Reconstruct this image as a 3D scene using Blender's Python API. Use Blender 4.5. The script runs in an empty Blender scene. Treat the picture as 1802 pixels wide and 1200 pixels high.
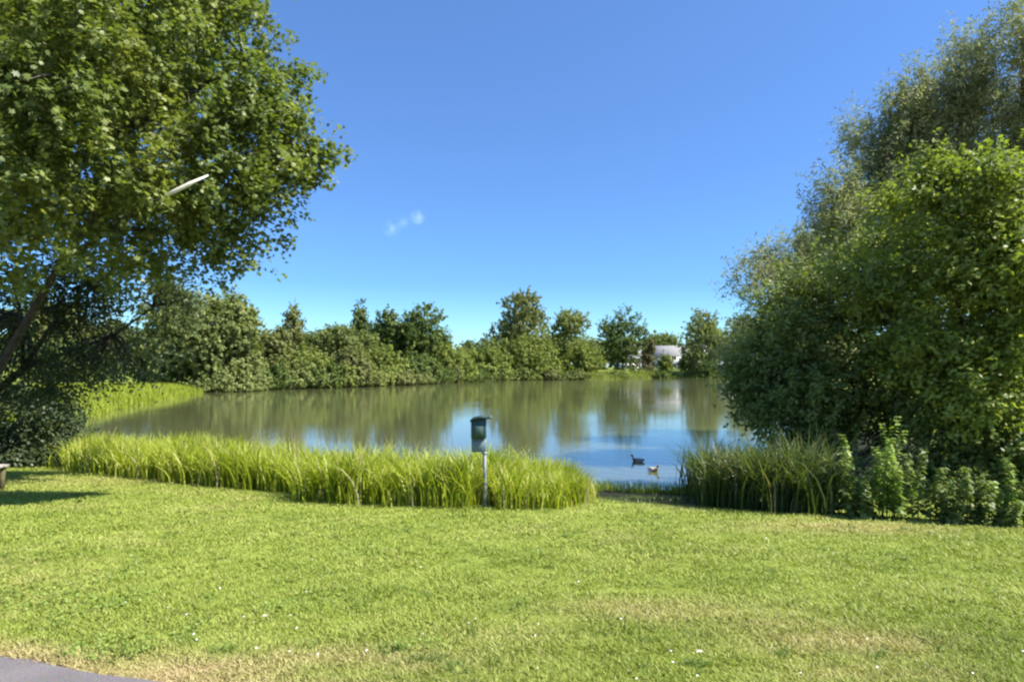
import bpy, math, random
import numpy as np
from mathutils import Vector

R = math.radians
rng = np.random.default_rng(7)
random.seed(7)
scene = bpy.context.scene
COL = scene.collection

# ---------------------------------------------------------------- camera
CAMZ, F, HOR = 1.6, 1200.0, 648.0           # eye height, focal length and horizon row (photo pixels)
cam_d = bpy.data.cameras.new('camera')
cam = bpy.data.objects.new('camera', cam_d); COL.objects.link(cam)
cam.location = (0, 0, CAMZ); cam.rotation_euler = (R(90), 0, 0)
cam_d.sensor_width = 36; cam_d.lens = 36 * F / 1802
cam_d.shift_y = (HOR - 600) / 1802
cam_d.clip_start = 0.05; cam_d.clip_end = 9000
scene.camera = cam
scene.cycles.filter_width = 2.3
scene.cycles.max_bounces = 8
scene.cycles.transparent_max_bounces = 8

# ---------------------------------------------------------------- light
SUN_EL, SUN_AZ = 49, 104                      # azimuth measured from +Y (view direction) towards +X
SUN_STR, SKY_STR, EXPO = 4.8, 0.15, 1.41
world = bpy.data.worlds.new('World'); scene.world = world
world.use_nodes = True
wn, wl = world.node_tree.nodes, world.node_tree.links
wn.clear()
sky = wn.new('ShaderNodeTexSky'); sky.sky_type = 'NISHITA'; sky.sun_disc = False
sky.sun_elevation = R(SUN_EL); sky.sun_rotation = R(SUN_AZ)
sky.air_density = 1.0; sky.dust_density = 0.0; sky.ozone_density = 2.2; sky.altitude = 0
tc = wn.new('ShaderNodeTexCoord')
def wmath(op, a, b=None, clamp=False):
    m = wn.new('ShaderNodeMath'); m.operation = op; m.use_clamp = clamp
    for i, v in enumerate((a, b)):
        if v is None: continue
        if isinstance(v, (int, float)): m.inputs[i].default_value = v
        else: wl.new(v, m.inputs[i])
    return m.outputs[0]
# two faint scraps of fair-weather cloud
cn = wn.new('ShaderNodeTexNoise'); cn.inputs['Scale'].default_value = 60; cn.inputs['Detail'].default_value = 5
wl.new(tc.outputs['Generated'], cn.inputs['Vector'])
masks = []
for (px, py, rad, amt) in ((735, 382, 0.012, .4), (688, 402, 0.014, 0.22), (706, 392, 0.014, 0.15)):
    d = Vector(((px - 901) / F, 1, (HOR - py) / F)).normalized()
    sub = wn.new('ShaderNodeVectorMath'); sub.operation = 'DISTANCE'
    wl.new(tc.outputs['Generated'], sub.inputs[0]); sub.inputs[1].default_value = d
    f_ = wmath('SUBTRACT', 1, wmath('DIVIDE', sub.outputs['Value'], rad), True)
    masks.append(wmath('MULTIPLY', f_, amt))
msum = wmath('ADD', wmath('ADD', masks[0], masks[1]), masks[2])
cmask = wmath('MULTIPLY', msum, wmath('MULTIPLY', wmath('SUBTRACT', cn.outputs['Fac'], 0.36, True), 3.2), True)
tint = wn.new('ShaderNodeMix'); tint.data_type = 'RGBA'; tint.blend_type = 'MULTIPLY'; tint.inputs[0].default_value = 1
wl.new(sky.outputs[0], tint.inputs[6])
sep = wn.new('ShaderNodeSeparateXYZ'); wl.new(tc.outputs['Generated'], sep.inputs[0])
tr_ = wn.new('ShaderNodeValToRGB'); wl.new(sep.outputs[2], tr_.inputs[0]); e_ = tr_.color_ramp.elements
e_[0].position = 0.0; e_[0].color = (.26, .40, .52, 1); e_[1].position = .72; e_[1].color = (1.0, .98, 1.0, 1)
for p_, c_ in ((.06, (.235, .38, .52, 1)), (.12, (.19, .32, .50, 1)), (.25, (.24, .345, .50, 1)), (.5, (.31, .415, .56, 1))):
    k_ = e_.new(p_); k_.color = c_
wl.new(tr_.outputs[0], tint.inputs[7])
cmix = wn.new('ShaderNodeMix'); cmix.data_type = 'RGBA'
wl.new(cmask, cmix.inputs[0]); wl.new(tint.outputs[2], cmix.inputs[6]); cmix.inputs[7].default_value = (3.2, 4.4, 6.2, 1)
bg = wn.new('ShaderNodeBackground'); bg.inputs[1].default_value = SKY_STR
wl.new(cmix.outputs[2], bg.inputs[0])
wo = wn.new('ShaderNodeOutputWorld'); wl.new(bg.outputs[0], wo.inputs[0])

sl = bpy.data.lights.new('sun', 'SUN'); sl.energy = SUN_STR; sl.angle = R(0.5); sl.color = (1, 0.955, 0.88)
so = bpy.data.objects.new('sun', sl); COL.objects.link(so)
sd = Vector((math.sin(R(SUN_AZ)) * math.cos(R(SUN_EL)), math.cos(R(SUN_AZ)) * math.cos(R(SUN_EL)), math.sin(R(SUN_EL))))
so.rotation_euler = sd.to_track_quat('Z', 'Y').to_euler(); so.location = (40, -10, 60)
scene.view_settings.view_transform = 'Standard'; scene.view_settings.look = 'None'
scene.view_settings.exposure = EXPO; scene.view_settings.gamma = 1

# ---------------------------------------------------------------- helpers
def W(px, py, Y):
    return np.array([(px - 901) / F * Y, Y, CAMZ - (py - HOR) / F * Y])

def tag(o, label=None, cat=None, group=None, kind=None):
    if label: o['label'] = label
    if cat: o['category'] = cat
    if group: o['group'] = group
    if kind: o['kind'] = kind
    return o

def empty(name, loc, label=None, cat=None, group=None, rz=0):
    o = bpy.data.objects.new(name, None); COL.objects.link(o)
    o.location = loc; o.rotation_euler = (0, 0, rz); o.empty_display_size = 0.2
    return tag(o, label, cat, group)

def mesh_np(name, verts, faces_flat, loop_tot, mat, parent=None, smooth=False, attrs=None, midx=None):
    """verts (N,3); faces_flat flat index array; loop_tot per-face counts"""
    me = bpy.data.meshes.new(name)
    verts = np.asarray(verts, dtype=np.float32)
    faces_flat = np.asarray(faces_flat, dtype=np.int32); loop_tot = np.asarray(loop_tot, dtype=np.int32)
    me.vertices.add(len(verts)); me.vertices.foreach_set('co', verts.ravel())
    me.loops.add(len(faces_flat)); me.loops.foreach_set('vertex_index', faces_flat)
    me.polygons.add(len(loop_tot))
    st = np.zeros(len(loop_tot), dtype=np.int32); st[1:] = np.cumsum(loop_tot)[:-1]
    me.polygons.foreach_set('loop_start', st); me.polygons.foreach_set('loop_total', loop_tot)
    if smooth: me.polygons.foreach_set('use_smooth', np.ones(len(loop_tot), dtype=bool))
    for m in (mat if isinstance(mat, (list, tuple)) else [mat]): me.materials.append(m)
    if midx is not None: me.polygons.foreach_set('material_index', np.asarray(midx, dtype=np.int32))
    if attrs:
        for k, v in attrs.items():
            a = me.attributes.new(k, 'FLOAT', 'POINT'); a.data.foreach_set('value', np.asarray(v, dtype=np.float32))
    me.update(calc_edges=True); me.validate()
    o = bpy.data.objects.new(name, me); COL.objects.link(o)
    if parent is not None: o.parent = parent
    return o

class MB:
    """collects simple polygons, builds one mesh object"""
    def __init__(s): s.v = []; s.f = []; s.m = []
    def add(s, vs, fs, m=0):
        b = len(s.v); s.v += [tuple(map(float, q)) for q in vs]
        s.f += [tuple(b + i for i in f) for f in fs]; s.m += [m] * len(fs); return s
    def box(s, c, d, rz=0, m=0, tilt=0, bev=0.0):
        x, y, z = d[0] / 2, d[1] / 2, d[2] / 2
        k = min(bev, x * .9, y * .9, z * .9)
        pts = []
        if k <= 0:
            for sz in (-z, z):
                for sx, sy in ((-x, -y), (x, -y), (x, y), (-x, y)): pts.append((sx, sy, sz))
            fs = [(3, 2, 1, 0), (4, 5, 6, 7), (0, 1, 5, 4), (1, 2, 6, 5), (2, 3, 7, 6), (3, 0, 4, 7)]
        else:
            rings = []
            for zz, kk in ((-z, k), (-z + k, 0), (z - k, 0), (z, k)):
                X, Y_ = x - kk, y - kk
                rings.append([(-X + (0 if kk else k), -Y_, zz), (X - (0 if kk else k), -Y_, zz), (X, -Y_ + (0 if kk else k), zz), (X, Y_ - (0 if kk else k), zz),
                              (X - (0 if kk else k), Y_, zz), (-X + (0 if kk else k), Y_, zz), (-X, Y_ - (0 if kk else k), zz), (-X, -Y_ + (0 if kk else k), zz)])
            for r_ in rings: pts += r_
            fs = [tuple(range(7, -1, -1)), tuple(range(24, 32))]
            for a in range(3):
                for i in range(8):
                    j = (i + 1) % 8; fs.append((a * 8 + i, a * 8 + j, a * 8 + 8 + j, a * 8 + 8 + i))
        ct, st_ = math.cos(tilt), math.sin(tilt); cr, sr = math.cos(rz), math.sin(rz)
        out = []
        for (a, b, g) in pts:
            a, g = a * ct + g * st_, -a * st_ + g * ct
            out.append((c[0] + a * cr - b * sr, c[1] + a * sr + b * cr, c[2] + g))
        return s.add(out, fs, m)
    def tube(s, pts, rad, n=8, m=0, cap=True, sx=1.0):
        pts = [Vector(p) for p in pts]
        if isinstance(rad, (int, float)): rad = [rad] * len(pts)
        base = []
        up = Vector((0.13, 0.21, 1)).normalized()
        for i, p in enumerate(pts):
            t = (pts[min(i + 1, len(pts) - 1)] - pts[max(i - 1, 0)]).normalized()
            a = t.cross(up)
            if a.length < .05: a = t.cross(Vector((1, 0, 0)))
            a.normalize(); b = t.cross(a)
            for k in range(n):
                th = 2 * math.pi * k / n
                base.append(p + a * (math.cos(th) * rad[i] * sx) + b * (math.sin(th) * rad[i]))
        fs = []
        for i in range(len(pts) - 1):
            for k in range(n):
                j = (k + 1) % n; fs.append((i * n + k, i * n + j, (i + 1) * n + j, (i + 1) * n + k))
        if cap: fs += [tuple(range(n - 1, -1, -1)), tuple(range((len(pts) - 1) * n, len(pts) * n))]
        return s.add(base, fs, m)
    def build(s, name, mat, parent=None, smooth=False, org=None):
        v = np.array(s.v)
        if org is not None: v = v - np.array(org)
        ff = [i for f in s.f for i in f]
        return mesh_np(name, v, ff, [len(f) for f in s.f], mat, parent, smooth, midx=s.m)

# ---------------------------------------------------------------- materials
def newmat(name):
    m = bpy.data.materials.new(name); m.use_nodes = True
    nt = m.node_tree; nt.nodes.clear()
    out = nt.nodes.new('ShaderNodeOutputMaterial')
    return m, nt, out
def nd(nt, t, **kw):
    n = nt.nodes.new(t)
    for k, v in kw.items(): setattr(n, k, v)
    return n
def rgba(c): return (c[0], c[1], c[2], 1)

def simple(name, c, rough=0.7, noise=0.15, scale=8, metal=0, spec=0.4, bump=0.0, c2=None):
    m, nt, out = newmat(name)
    p = nd(nt, 'ShaderNodeBsdfPrincipled'); p.inputs['Roughness'].default_value = rough
    p.inputs['Metallic'].default_value = metal; p.inputs['Specular IOR Level'].default_value = spec
    t = nd(nt, 'ShaderNodeTexCoord'); n = nd(nt, 'ShaderNodeTexNoise')
    n.inputs['Scale'].default_value = scale; n.inputs['Detail'].default_value = 6
    nt.links.new(t.outputs['Object'], n.inputs['Vector'])
    r = nd(nt, 'ShaderNodeValToRGB'); e = r.color_ramp.elements
    a = c2 if c2 else [x * (1 - noise * 2) for x in c]
    b = c if c2 else [min(1, x * (1 + noise * 1.5)) for x in c]
    e[0].position = .3; e[0].color = rgba(a); e[1].position = .7; e[1].color = rgba(b)
    nt.links.new(n.outputs['Fac'], r.inputs[0]); nt.links.new(r.outputs[0], p.inputs['Base Color'])
    if bump:
        bm_ = nd(nt, 'ShaderNodeBump'); bm_.inputs['Strength'].default_value = bump; bm_.inputs['Distance'].default_value = .02
        nt.links.new(n.outputs['Fac'], bm_.inputs['Height']); nt.links.new(bm_.outputs[0], p.inputs['Normal'])
    nt.links.new(p.outputs[0], out.inputs[0])
    return m

def leafmat(name, cols, trans=0.35, rough=0.45, clump=1.2, tcol=(1.15, 1.25, .45), dry=None, spec=.22):
    """cols: list of 3 base colours picked by leaf and by clump"""
    m, nt, out = newmat(name); L = nt.links.new
    geo = nd(nt, 'ShaderNodeNewGeometry'); t = nd(nt, 'ShaderNodeTexCoord')
    n = nd(nt, 'ShaderNodeTexNoise'); n.inputs['Scale'].default_value = clump; n.inputs['Detail'].default_value = 3
    L(t.outputs['Object'], n.inputs['Vector'])
    mx = nd(nt, 'ShaderNodeMath', operation='MULTIPLY'); L(n.outputs['Fac'], mx.inputs[0]); mx.inputs[1].default_value = 1.3
    sb = nd(nt, 'ShaderNodeMath', operation='SUBTRACT'); L(mx.outputs[0], sb.inputs[0]); sb.inputs[1].default_value = .4
    ri = nd(nt, 'ShaderNodeMath', operation='MULTIPLY'); L(geo.outputs['Random Per Island'], ri.inputs[0]); ri.inputs[1].default_value = .5
    ad = nd(nt, 'ShaderNodeMath', operation='ADD'); L(sb.outputs[0], ad.inputs[0]); L(ri.outputs[0], ad.inputs[1])
    r = nd(nt, 'ShaderNodeValToRGB'); e = r.color_ramp.elements
    e[0].position = .1; e[0].color = rgba(cols[0]); e[1].position = .9; e[1].color = rgba(cols[2])
    k = e.new(.5); k.color = rgba(cols[1])
    L(ad.outputs[0], r.inputs[0]); col = r.outputs[0]
    if dry is not None:
        at = nd(nt, 'ShaderNodeAttribute', attribute_name='dry')
        m3 = nd(nt, 'ShaderNodeMix', data_type='RGBA'); L(at.outputs['Fac'], m3.inputs[0]); L(col, m3.inputs[6])
        m3.inputs[7].default_value = rgba(dry); col = m3.outputs[2]
    p = nd(nt, 'ShaderNodeBsdfPrincipled'); p.inputs['Roughness'].default_value = rough
    p.inputs['Specular IOR Level'].default_value = spec
    L(col, p.inputs['Base Color'])
    tr = nd(nt, 'ShaderNodeBsdfTranslucent')
    tm = nd(nt, 'ShaderNodeMix', data_type='RGBA', blend_type='MULTIPLY'); tm.inputs[0].default_value = 1
    L(col, tm.inputs[6]); tm.inputs[7].default_value = rgba(tcol); L(tm.outputs[2], tr.inputs[0])
    ms = nd(nt, 'ShaderNodeMixShader'); ms.inputs[0].default_value = trans
    L(p.outputs[0], ms.inputs[1]); L(tr.outputs[0], ms.inputs[2]); L(ms.outputs[0], out.inputs[0])
    return m

BARK = simple('bark', (.10, .085, .065), .9, .3, 14, bump=.6)
BARK_DARK = simple('bark_dark', (.045, .038, .03), .9, .3, 10, bump=.5)
BARK_PALE = simple('bark_pale', (.38, .37, .33), .8, .25, 9, bump=.3)
M_MAPLE = leafmat('maple_leaf', [(.085, .12, .032), (.15, .19, .048), (.28, .30, .095)], .40, .42, .7)
M_SHADE = leafmat('shaded_small_leaf', [(.034, .055, .022), (.058, .082, .032), (.10, .125, .052)], .3, .4, 1.0)  # maple's shade put into these darker leaf greens
M_WILLOW = leafmat('willow_leaf', [(.17, .20, .095), (.25, .27, .125), (.36, .355, .18)], .42, .5, 1.0, (1.1, 1.15, .7))
M_BRIGHT = leafmat('fresh_leaf', [(.125, .165, .034), (.20, .245, .05), (.33, .365, .10)], .45, .45, .8)
M_MID = leafmat('mid_leaf', [(.10, .14, .04), (.155, .20, .055), (.26, .29, .10)], .42, .45, .8)
M_FARG = leafmat('far_grey_green', [(.12, .145, .050), (.18, .21, .07), (.26, .275, .10)], .38, .8, .25, spec=.1)
M_FARY = leafmat('far_yellow_green', [(.13, .165, .038), (.19, .225, .055), (.27, .295, .085)], .4, .8, .3, spec=.1)
M_FARD = leafmat('far_dark_green', [(.065, .10, .032), (.11, .15, .042), (.165, .20, .06)], .38, .8, .3, spec=.1)
M_FARB = leafmat('far_olive', [(.115, .13, .045), (.17, .18, .065), (.24, .245, .09)], .38, .8, .3, spec=.1)
M_COPPER = leafmat('copper_leaf', [(.10, .10, .045), (.15, .14, .06), (.2, .18, .08)], .3, .8, .3, (1.1, 1, .6), spec=.1)
M_REED = leafmat('reed_blade', [(.165, .215, .014), (.285, .34, .026), (.46, .47, .10)], .45, .4, 1.6, (1.1, 1.15, .4), dry=(.42, .36, .19))
M_REED_SHADE = leafmat('shaded_reed_blade', [(.035, .060, .016), (.06, .09, .022), (.13, .16, .045)], .35, .4, 1.6, dry=(.25, .22, .12))  # reed colour darkened to hold the right bush's shade
M_GRASS = leafmat('lawn_blade', [(.18, .24, .032), (.27, .32, .052), (.375, .405, .10)], .35, .5, .9, (1.1, 1.15, .5), dry=(.46, .37, .18))
M_MEADOW = leafmat('meadow_blade', [(.20, .25, .022), (.28, .33, .03), (.38, .40, .055)], .45, .5, .3, (1.1, 1.15, .5))
M_NETTLE = leafmat('nettle_leaf', [(.12, .18, .03), (.20, .275, .05), (.32, .37, .12)], .42, .4, 3)
M_SEED = leafmat('seed_head', [(.30, .27, .16), (.38, .34, .20), (.45, .41, .27)], .3, .7, 3, (1, 1, .8))

# ---------------------------------------------------------------- terrain
LAKE = np.array([(-13, 22), (-8.5, 19.3), (-4.5, 16.4), (-1, 14.6), (1.6, 14.6), (3.0, 14.7), (4.6, 14.6), (6.4, 15.8), (8.0, 18.5), (10.5, 24), (14, 34),
                 (20, 52), (29, 84), (38, 120), (50, 160), (58, 180), (46, 184), (34, 178), (27, 163), (19, 156), (8, 152), (0, 154),
                 (-8, 130), (-16, 108), (-23, 92), (-29, 84), (-33.5, 74), (-28.6, 57), (-26, 46.6), (-21.8, 34), (-20, 29), (-17, 25)], float)
def lake_d(x, y):
    """signed distance to the shoreline, positive on land"""
    x = np.asarray(x, float); y = np.asarray(y, float)
    best = np.full(x.shape, 1e9); inside = np.zeros(x.shape, bool)
    n = len(LAKE)
    for i in range(n):
        ax, ay = LAKE[i]; bx, by = LAKE[(i + 1) % n]
        dx, dy = bx - ax, by - ay
        t = np.clip(((x - ax) * dx + (y - ay) * dy) / (dx * dx + dy * dy), 0, 1)
        best = np.minimum(best, np.hypot(x - ax - t * dx, y - ay - t * dy))
        c = ((ay > y) != (by > y)) & (x < dx * (y - ay) / (dy if dy else 1e-9) + ax)
        inside ^= c
    return np.where(inside, -best, best)
WATER_Z = -1.0
def land(x, y):
    L = np.interp(y, [-50, 3.2, 4.5, 7, 12, 17, 30, 60, 110, 150, 190, 300, 900], [0, 0, -.03, -.19, -.55, -.83, -.7, -.45, -.2, -.1, .75, 1.4, 3])
    return L
def height(x, y):
    x = np.asarray(x, float); y = np.asarray(y, float)
    d = lake_d(x, y)
    wob = .25 * np.sin(x * 1.3 + y * .7) * np.sin(y * .9 - x * .4) * np.clip((np.abs(y) - 12) / 6, 0, 1)
    d = d + wob
    w = np.interp(y, [0, 20, 60, 200], [4.0, 4.5, 4, 9])
    t = np.clip(d / w, 0, 1); t = t * (2 - t)
    L = land(x, y)
    bumps = .012 * np.sin(x * 2.1 + 1) * np.sin(y * 1.7) + .02 * np.sin(x * .6) * np.sin(y * .8 + 2)
    bumps = bumps * np.clip((y - 4.2) / 2, 0, 1)
    h = WATER_Z + (L - WATER_Z) * t + bumps * t
    return np.where(d < 0, WATER_Z - np.minimum(1.2, -d * .35), h)
def ground_at(px, py, far=400):
    Y = np.concatenate([np.arange(2.5, 30, .02), np.arange(30, far, .25)])
    x = (px - 901) / F * Y; z = CAMZ - (py - HOR) / F * Y
    g = height(x, Y); k = np.argmax(z < g)
    return np.array([x[k], Y[k], g[k]])
def gz(x, y): return float(height(np.array([x]), np.array([y]))[0])

# dry patches of the lawn
DRY = []
for (px, py, rx, ry, a) in ((1180, 1075, .8, .3, .5), (1480, 1135, .6, .22, .75), (1500, 928, 1.3, .5, .6), (1370, 1105, .6, .2, .35), (620, 1165, .8, .2, .6),
                            (340, 1180, .9, .22, .8), (900, 1120, .5, .2, .25), (200, 845, 3, .8, .3), (1560, 1190, .5, .15, .5)):
    g = ground_at(px, py); DRY.append((g[0], g[1], rx, ry, a))
PATH_EDGE = np.array([(-30, 16), (-20, 10.6), (-14, 7.9), (-8, 5.45), (-5, 4.5), (-2.84, 3.8), (-1.93, 3.5), (-.5, 3.2), (2, 3.05), (6, 3.3), (12, 4.2), (22, 6.5)])
def path_y(x): return np.interp(x, PATH_EDGE[:, 0], PATH_EDGE[:, 1])
def vnoise(x, y, s, seed=0):
    rs = np.random.default_rng(seed); G = rs.random((64, 64))
    u, v = x * s + 31.7, y * s + 17.3
    i, j = np.floor(u).astype(int), np.floor(v).astype(int); a, b = u - i, v - j
    a = a * a * (3 - 2 * a); b = b * b * (3 - 2 * b)
    g = lambda p, q: G[p % 64, q % 64]
    return (g(i, j) * (1 - a) + g(i + 1, j) * a) * (1 - b) + (g(i, j + 1) * (1 - a) + g(i + 1, j + 1) * a) * b
def dryness(x, y):
    v = np.zeros(x.shape)
    nz = vnoise(x, y, 3.5, 1) * .6 + vnoise(x, y, 9, 2) * .4
    for (cx, cy, rx, ry, a) in DRY:
        q = ((x - cx) / rx) ** 2 + ((y - cy) / ry) ** 2
        v = np.maximum(v, a * np.exp(-q * 1.1) * (.45 + 1.1 * nz))
    e = y - path_y(x)
    v = np.maximum(v, np.clip(1.15 - e / .26, 0, 1) * (.6 + .6 * nz))
    v = np.maximum(v, np.clip(vnoise(x, y, .9, 5) * .6 + nz * .5 - .66, 0, .3))
    return np.clip(v, 0, 1)

xs = np.unique(np.concatenate([np.arange(-14, 14.01, .3), 14 + 1500 * (np.sinh(np.linspace(0, 6, 90)) / np.sinh(6)), -14 - 1500 * (np.sinh(np.linspace(0, 6, 90)) / np.sinh(6))]))
ys = np.unique(np.concatenate([np.arange(-3, 24.01, .3), 24 + 3000 * (np.sinh(np.linspace(0, 6.5, 130)) / np.sinh(6.5)), -3 - 300 * (np.sinh(np.linspace(0, 4, 25)) / np.sinh(4))]))
GX, GY = np.meshgrid(xs, ys); gx, gy = GX.ravel(), GY.ravel()
gzv = height(gx, gy)
nx_, ny_ = len(xs), len(ys)
I = (np.arange(ny_ - 1)[:, None] * nx_ + np.arange(nx_ - 1)[None, :]).ravel()
ff = np.stack([I, I + 1, I + 1 + nx_, I + nx_], 1).ravel()
gd = lake_d(gx, gy)
def dirt_shade_amt(x, y, d):
    return np.clip(1 - (d - np.where(y < 25, 2.9, 1.6)) / 1.2, 0, 1)  # bank dirt, widened near shore to hold the shade between reed stems
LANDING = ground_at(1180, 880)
landing_mud_shade = .95 * np.clip(1.6 - 1.3 * (((gx - LANDING[0]) / 1.1) ** 2 + ((gy - LANDING[1]) / .75) ** 2), 0, 1)  # shade lying on the landing, painted into the mud colour
m_ground, nt, out = newmat('grassy_ground'); L = nt.links.new
t = nd(nt, 'ShaderNodeTexCoord')
n1 = nd(nt, 'ShaderNodeTexNoise'); n1.inputs['Scale'].default_value = 1.1; n1.inputs['Detail'].default_value = 8; L(t.outputs['Object'], n1.inputs['Vector'])
n2 = nd(nt, 'ShaderNodeTexNoise'); n2.inputs['Scale'].default_value = 40; n2.inputs['Detail'].default_value = 6; L(t.outputs['Object'], n2.inputs['Vector'])
mixn = nd(nt, 'ShaderNodeMix', data_type='FLOAT'); mixn.inputs[0].default_value = .55; L(n1.outputs['Fac'], mixn.inputs[2]); L(n2.outputs['Fac'], mixn.inputs[3])
r = nd(nt, 'ShaderNodeValToRGB'); e = r.color_ramp.elements
e[0].position = .32; e[0].color = (.085, .115, .016, 1); e[1].position = .66; e[1].color = (.22, .26, .045, 1); L(mixn.outputs[0], r.inputs[0])
r2 = nd(nt, 'ShaderNodeValToRGB'); e = r2.color_ramp.elements
e[0].position = .35; e[0].color = (.16, .11, .05, 1); e[1].position = .7; e[1].color = (.38, .28, .14, 1); L(n2.outputs['Fac'], r2.inputs[0])
a1 = nd(nt, 'ShaderNodeAttribute', attribute_name='dry'); m1 = nd(nt, 'ShaderNodeMix', data_type='RGBA'); L(a1.outputs['Fac'], m1.inputs[0]); L(r.outputs[0], m1.inputs[6]); L(r2.outputs[0], m1.inputs[7])
a2 = nd(nt, 'ShaderNodeAttribute', attribute_name='mud_shade'); m2 = nd(nt, 'ShaderNodeMix', data_type='RGBA'); L(a2.outputs['Fac'], m2.inputs[0]); L(m1.outputs[2], m2.inputs[6]); m2.inputs[7].default_value = (.017, .019, .009, 1)  # near-black mud colour, with shade of landing and reed bases painted in
p = nd(nt, 'ShaderNodeBsdfPrincipled'); p.inputs['Roughness'].default_value = .95; p.inputs['Specular IOR Level'].default_value = .1
L(m2.outputs[2], p.inputs['Base Color'])
bp = nd(nt, 'ShaderNodeBump'); bp.inputs['Strength'].default_value = .6; bp.inputs['Distance'].default_value = .03; L(n2.outputs['Fac'], bp.inputs['Height']); L(bp.outputs[0], p.inputs['Normal'])
L(p.outputs[0], out.inputs[0])
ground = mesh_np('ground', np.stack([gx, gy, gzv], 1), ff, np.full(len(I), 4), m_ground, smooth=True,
                 attrs={'dry': dryness(gx, gy) * (gy < 25), 'mud_shade': np.maximum(landing_mud_shade, dirt_shade_amt(gx, gy, gd) * np.where(gy < 60, 1.0, np.where(gx / np.maximum(gy, 1) > .1, .35, .9)))})
tag(ground, kind='structure')

# asphalt path, draped on the ground
m_asph, nt, out = newmat('worn_asphalt'); L = nt.links.new
t = nd(nt, 'ShaderNodeTexCoord')
n1 = nd(nt, 'ShaderNodeTexNoise'); n1.inputs['Scale'].default_value = 2.5; n1.inputs['Detail'].default_value = 5; L(t.outputs['Object'], n1.inputs['Vector'])
n2 = nd(nt, 'ShaderNodeTexVoronoi'); n2.inputs['Scale'].default_value = 130; L(t.outputs['Object'], n2.inputs['Vector'])
r = nd(nt, 'ShaderNodeValToRGB'); e = r.color_ramp.elements
e[0].position = .3; e[0].color = (.125, .108, .104, 1); e[1].position = .7; e[1].color = (.17, .148, .144, 1); L(n1.outputs['Fac'], r.inputs[0])
mm = nd(nt, 'ShaderNodeMix', data_type='RGBA', blend_type='MULTIPLY'); mm.inputs[0].default_value = .35; L(r.outputs[0], mm.inputs[6]); L(n2.outputs['Color'], mm.inputs[7])
p = nd(nt, 'ShaderNodeBsdfPrincipled'); p.inputs['Roughness'].default_value = .85; L(mm.outputs[2], p.inputs['Base Color'])
bp = nd(nt, 'ShaderNodeBump'); bp.inputs['Strength'].default_value = .5; bp.inputs['Distance'].default_value = .004; L(n2.outputs['Distance'], bp.inputs['Height']); L(bp.outputs[0], p.inputs['Normal'])
L(p.outputs[0], out.inputs[0])
pu = np.arange(-24, 20, .12); nv = 14
PX = np.repeat(pu[:, None], nv, 1)
edge_wob = .05 * (vnoise(pu, pu * 0, 3, 8) - .5) + .03 * (vnoise(pu, pu * 0, 11, 9) - .5)
PY = (path_y(pu) + edge_wob)[:, None] - np.linspace(0, 2.5, nv)[None, :]
PZ = height(PX.ravel(), PY.ravel()) + .014
I = (np.arange(len(pu) - 1)[:, None] * nv + np.arange(nv - 1)[None, :]).ravel()
pth = mesh_np('path', np.stack([PX.ravel(), PY.ravel(), PZ], 1), np.stack([I, I + 1, I + 1 + nv, I + nv], 1).ravel(), np.full(len(I), 4), m_asph, smooth=True)
tag(pth, kind='structure')

# ---------------------------------------------------------------- water
m_water, nt, out = newmat('pond_water'); L = nt.links.new
t = nd(nt, 'ShaderNodeTexCoord')
mp = nd(nt, 'ShaderNodeMapping'); mp.inputs['Scale'].default_value = (1, 1.5, 1); L(t.outputs['Object'], mp.inputs['Vector'])
n1 = nd(nt, 'ShaderNodeTexNoise'); n1.inputs['Scale'].default_value = 2.2; n1.inputs['Detail'].default_value = 4; n1.inputs['Roughness'].default_value = .5; L(mp.outputs[0], n1.inputs['Vector'])
n2 = nd(nt, 'ShaderNodeTexNoise'); n2.inputs['Scale'].default_value = .09; n2.inputs['Detail'].default_value = 2; L(t.outputs['Object'], n2.inputs['Vector'])
rr = nd(nt, 'ShaderNodeMapRange'); L(n2.outputs['Fac'], rr.inputs[0]); rr.inputs[1].default_value = .42; rr.inputs[2].default_value = .62; rr.inputs[3].default_value = .3; rr.inputs[4].default_value = 1.0
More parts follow.
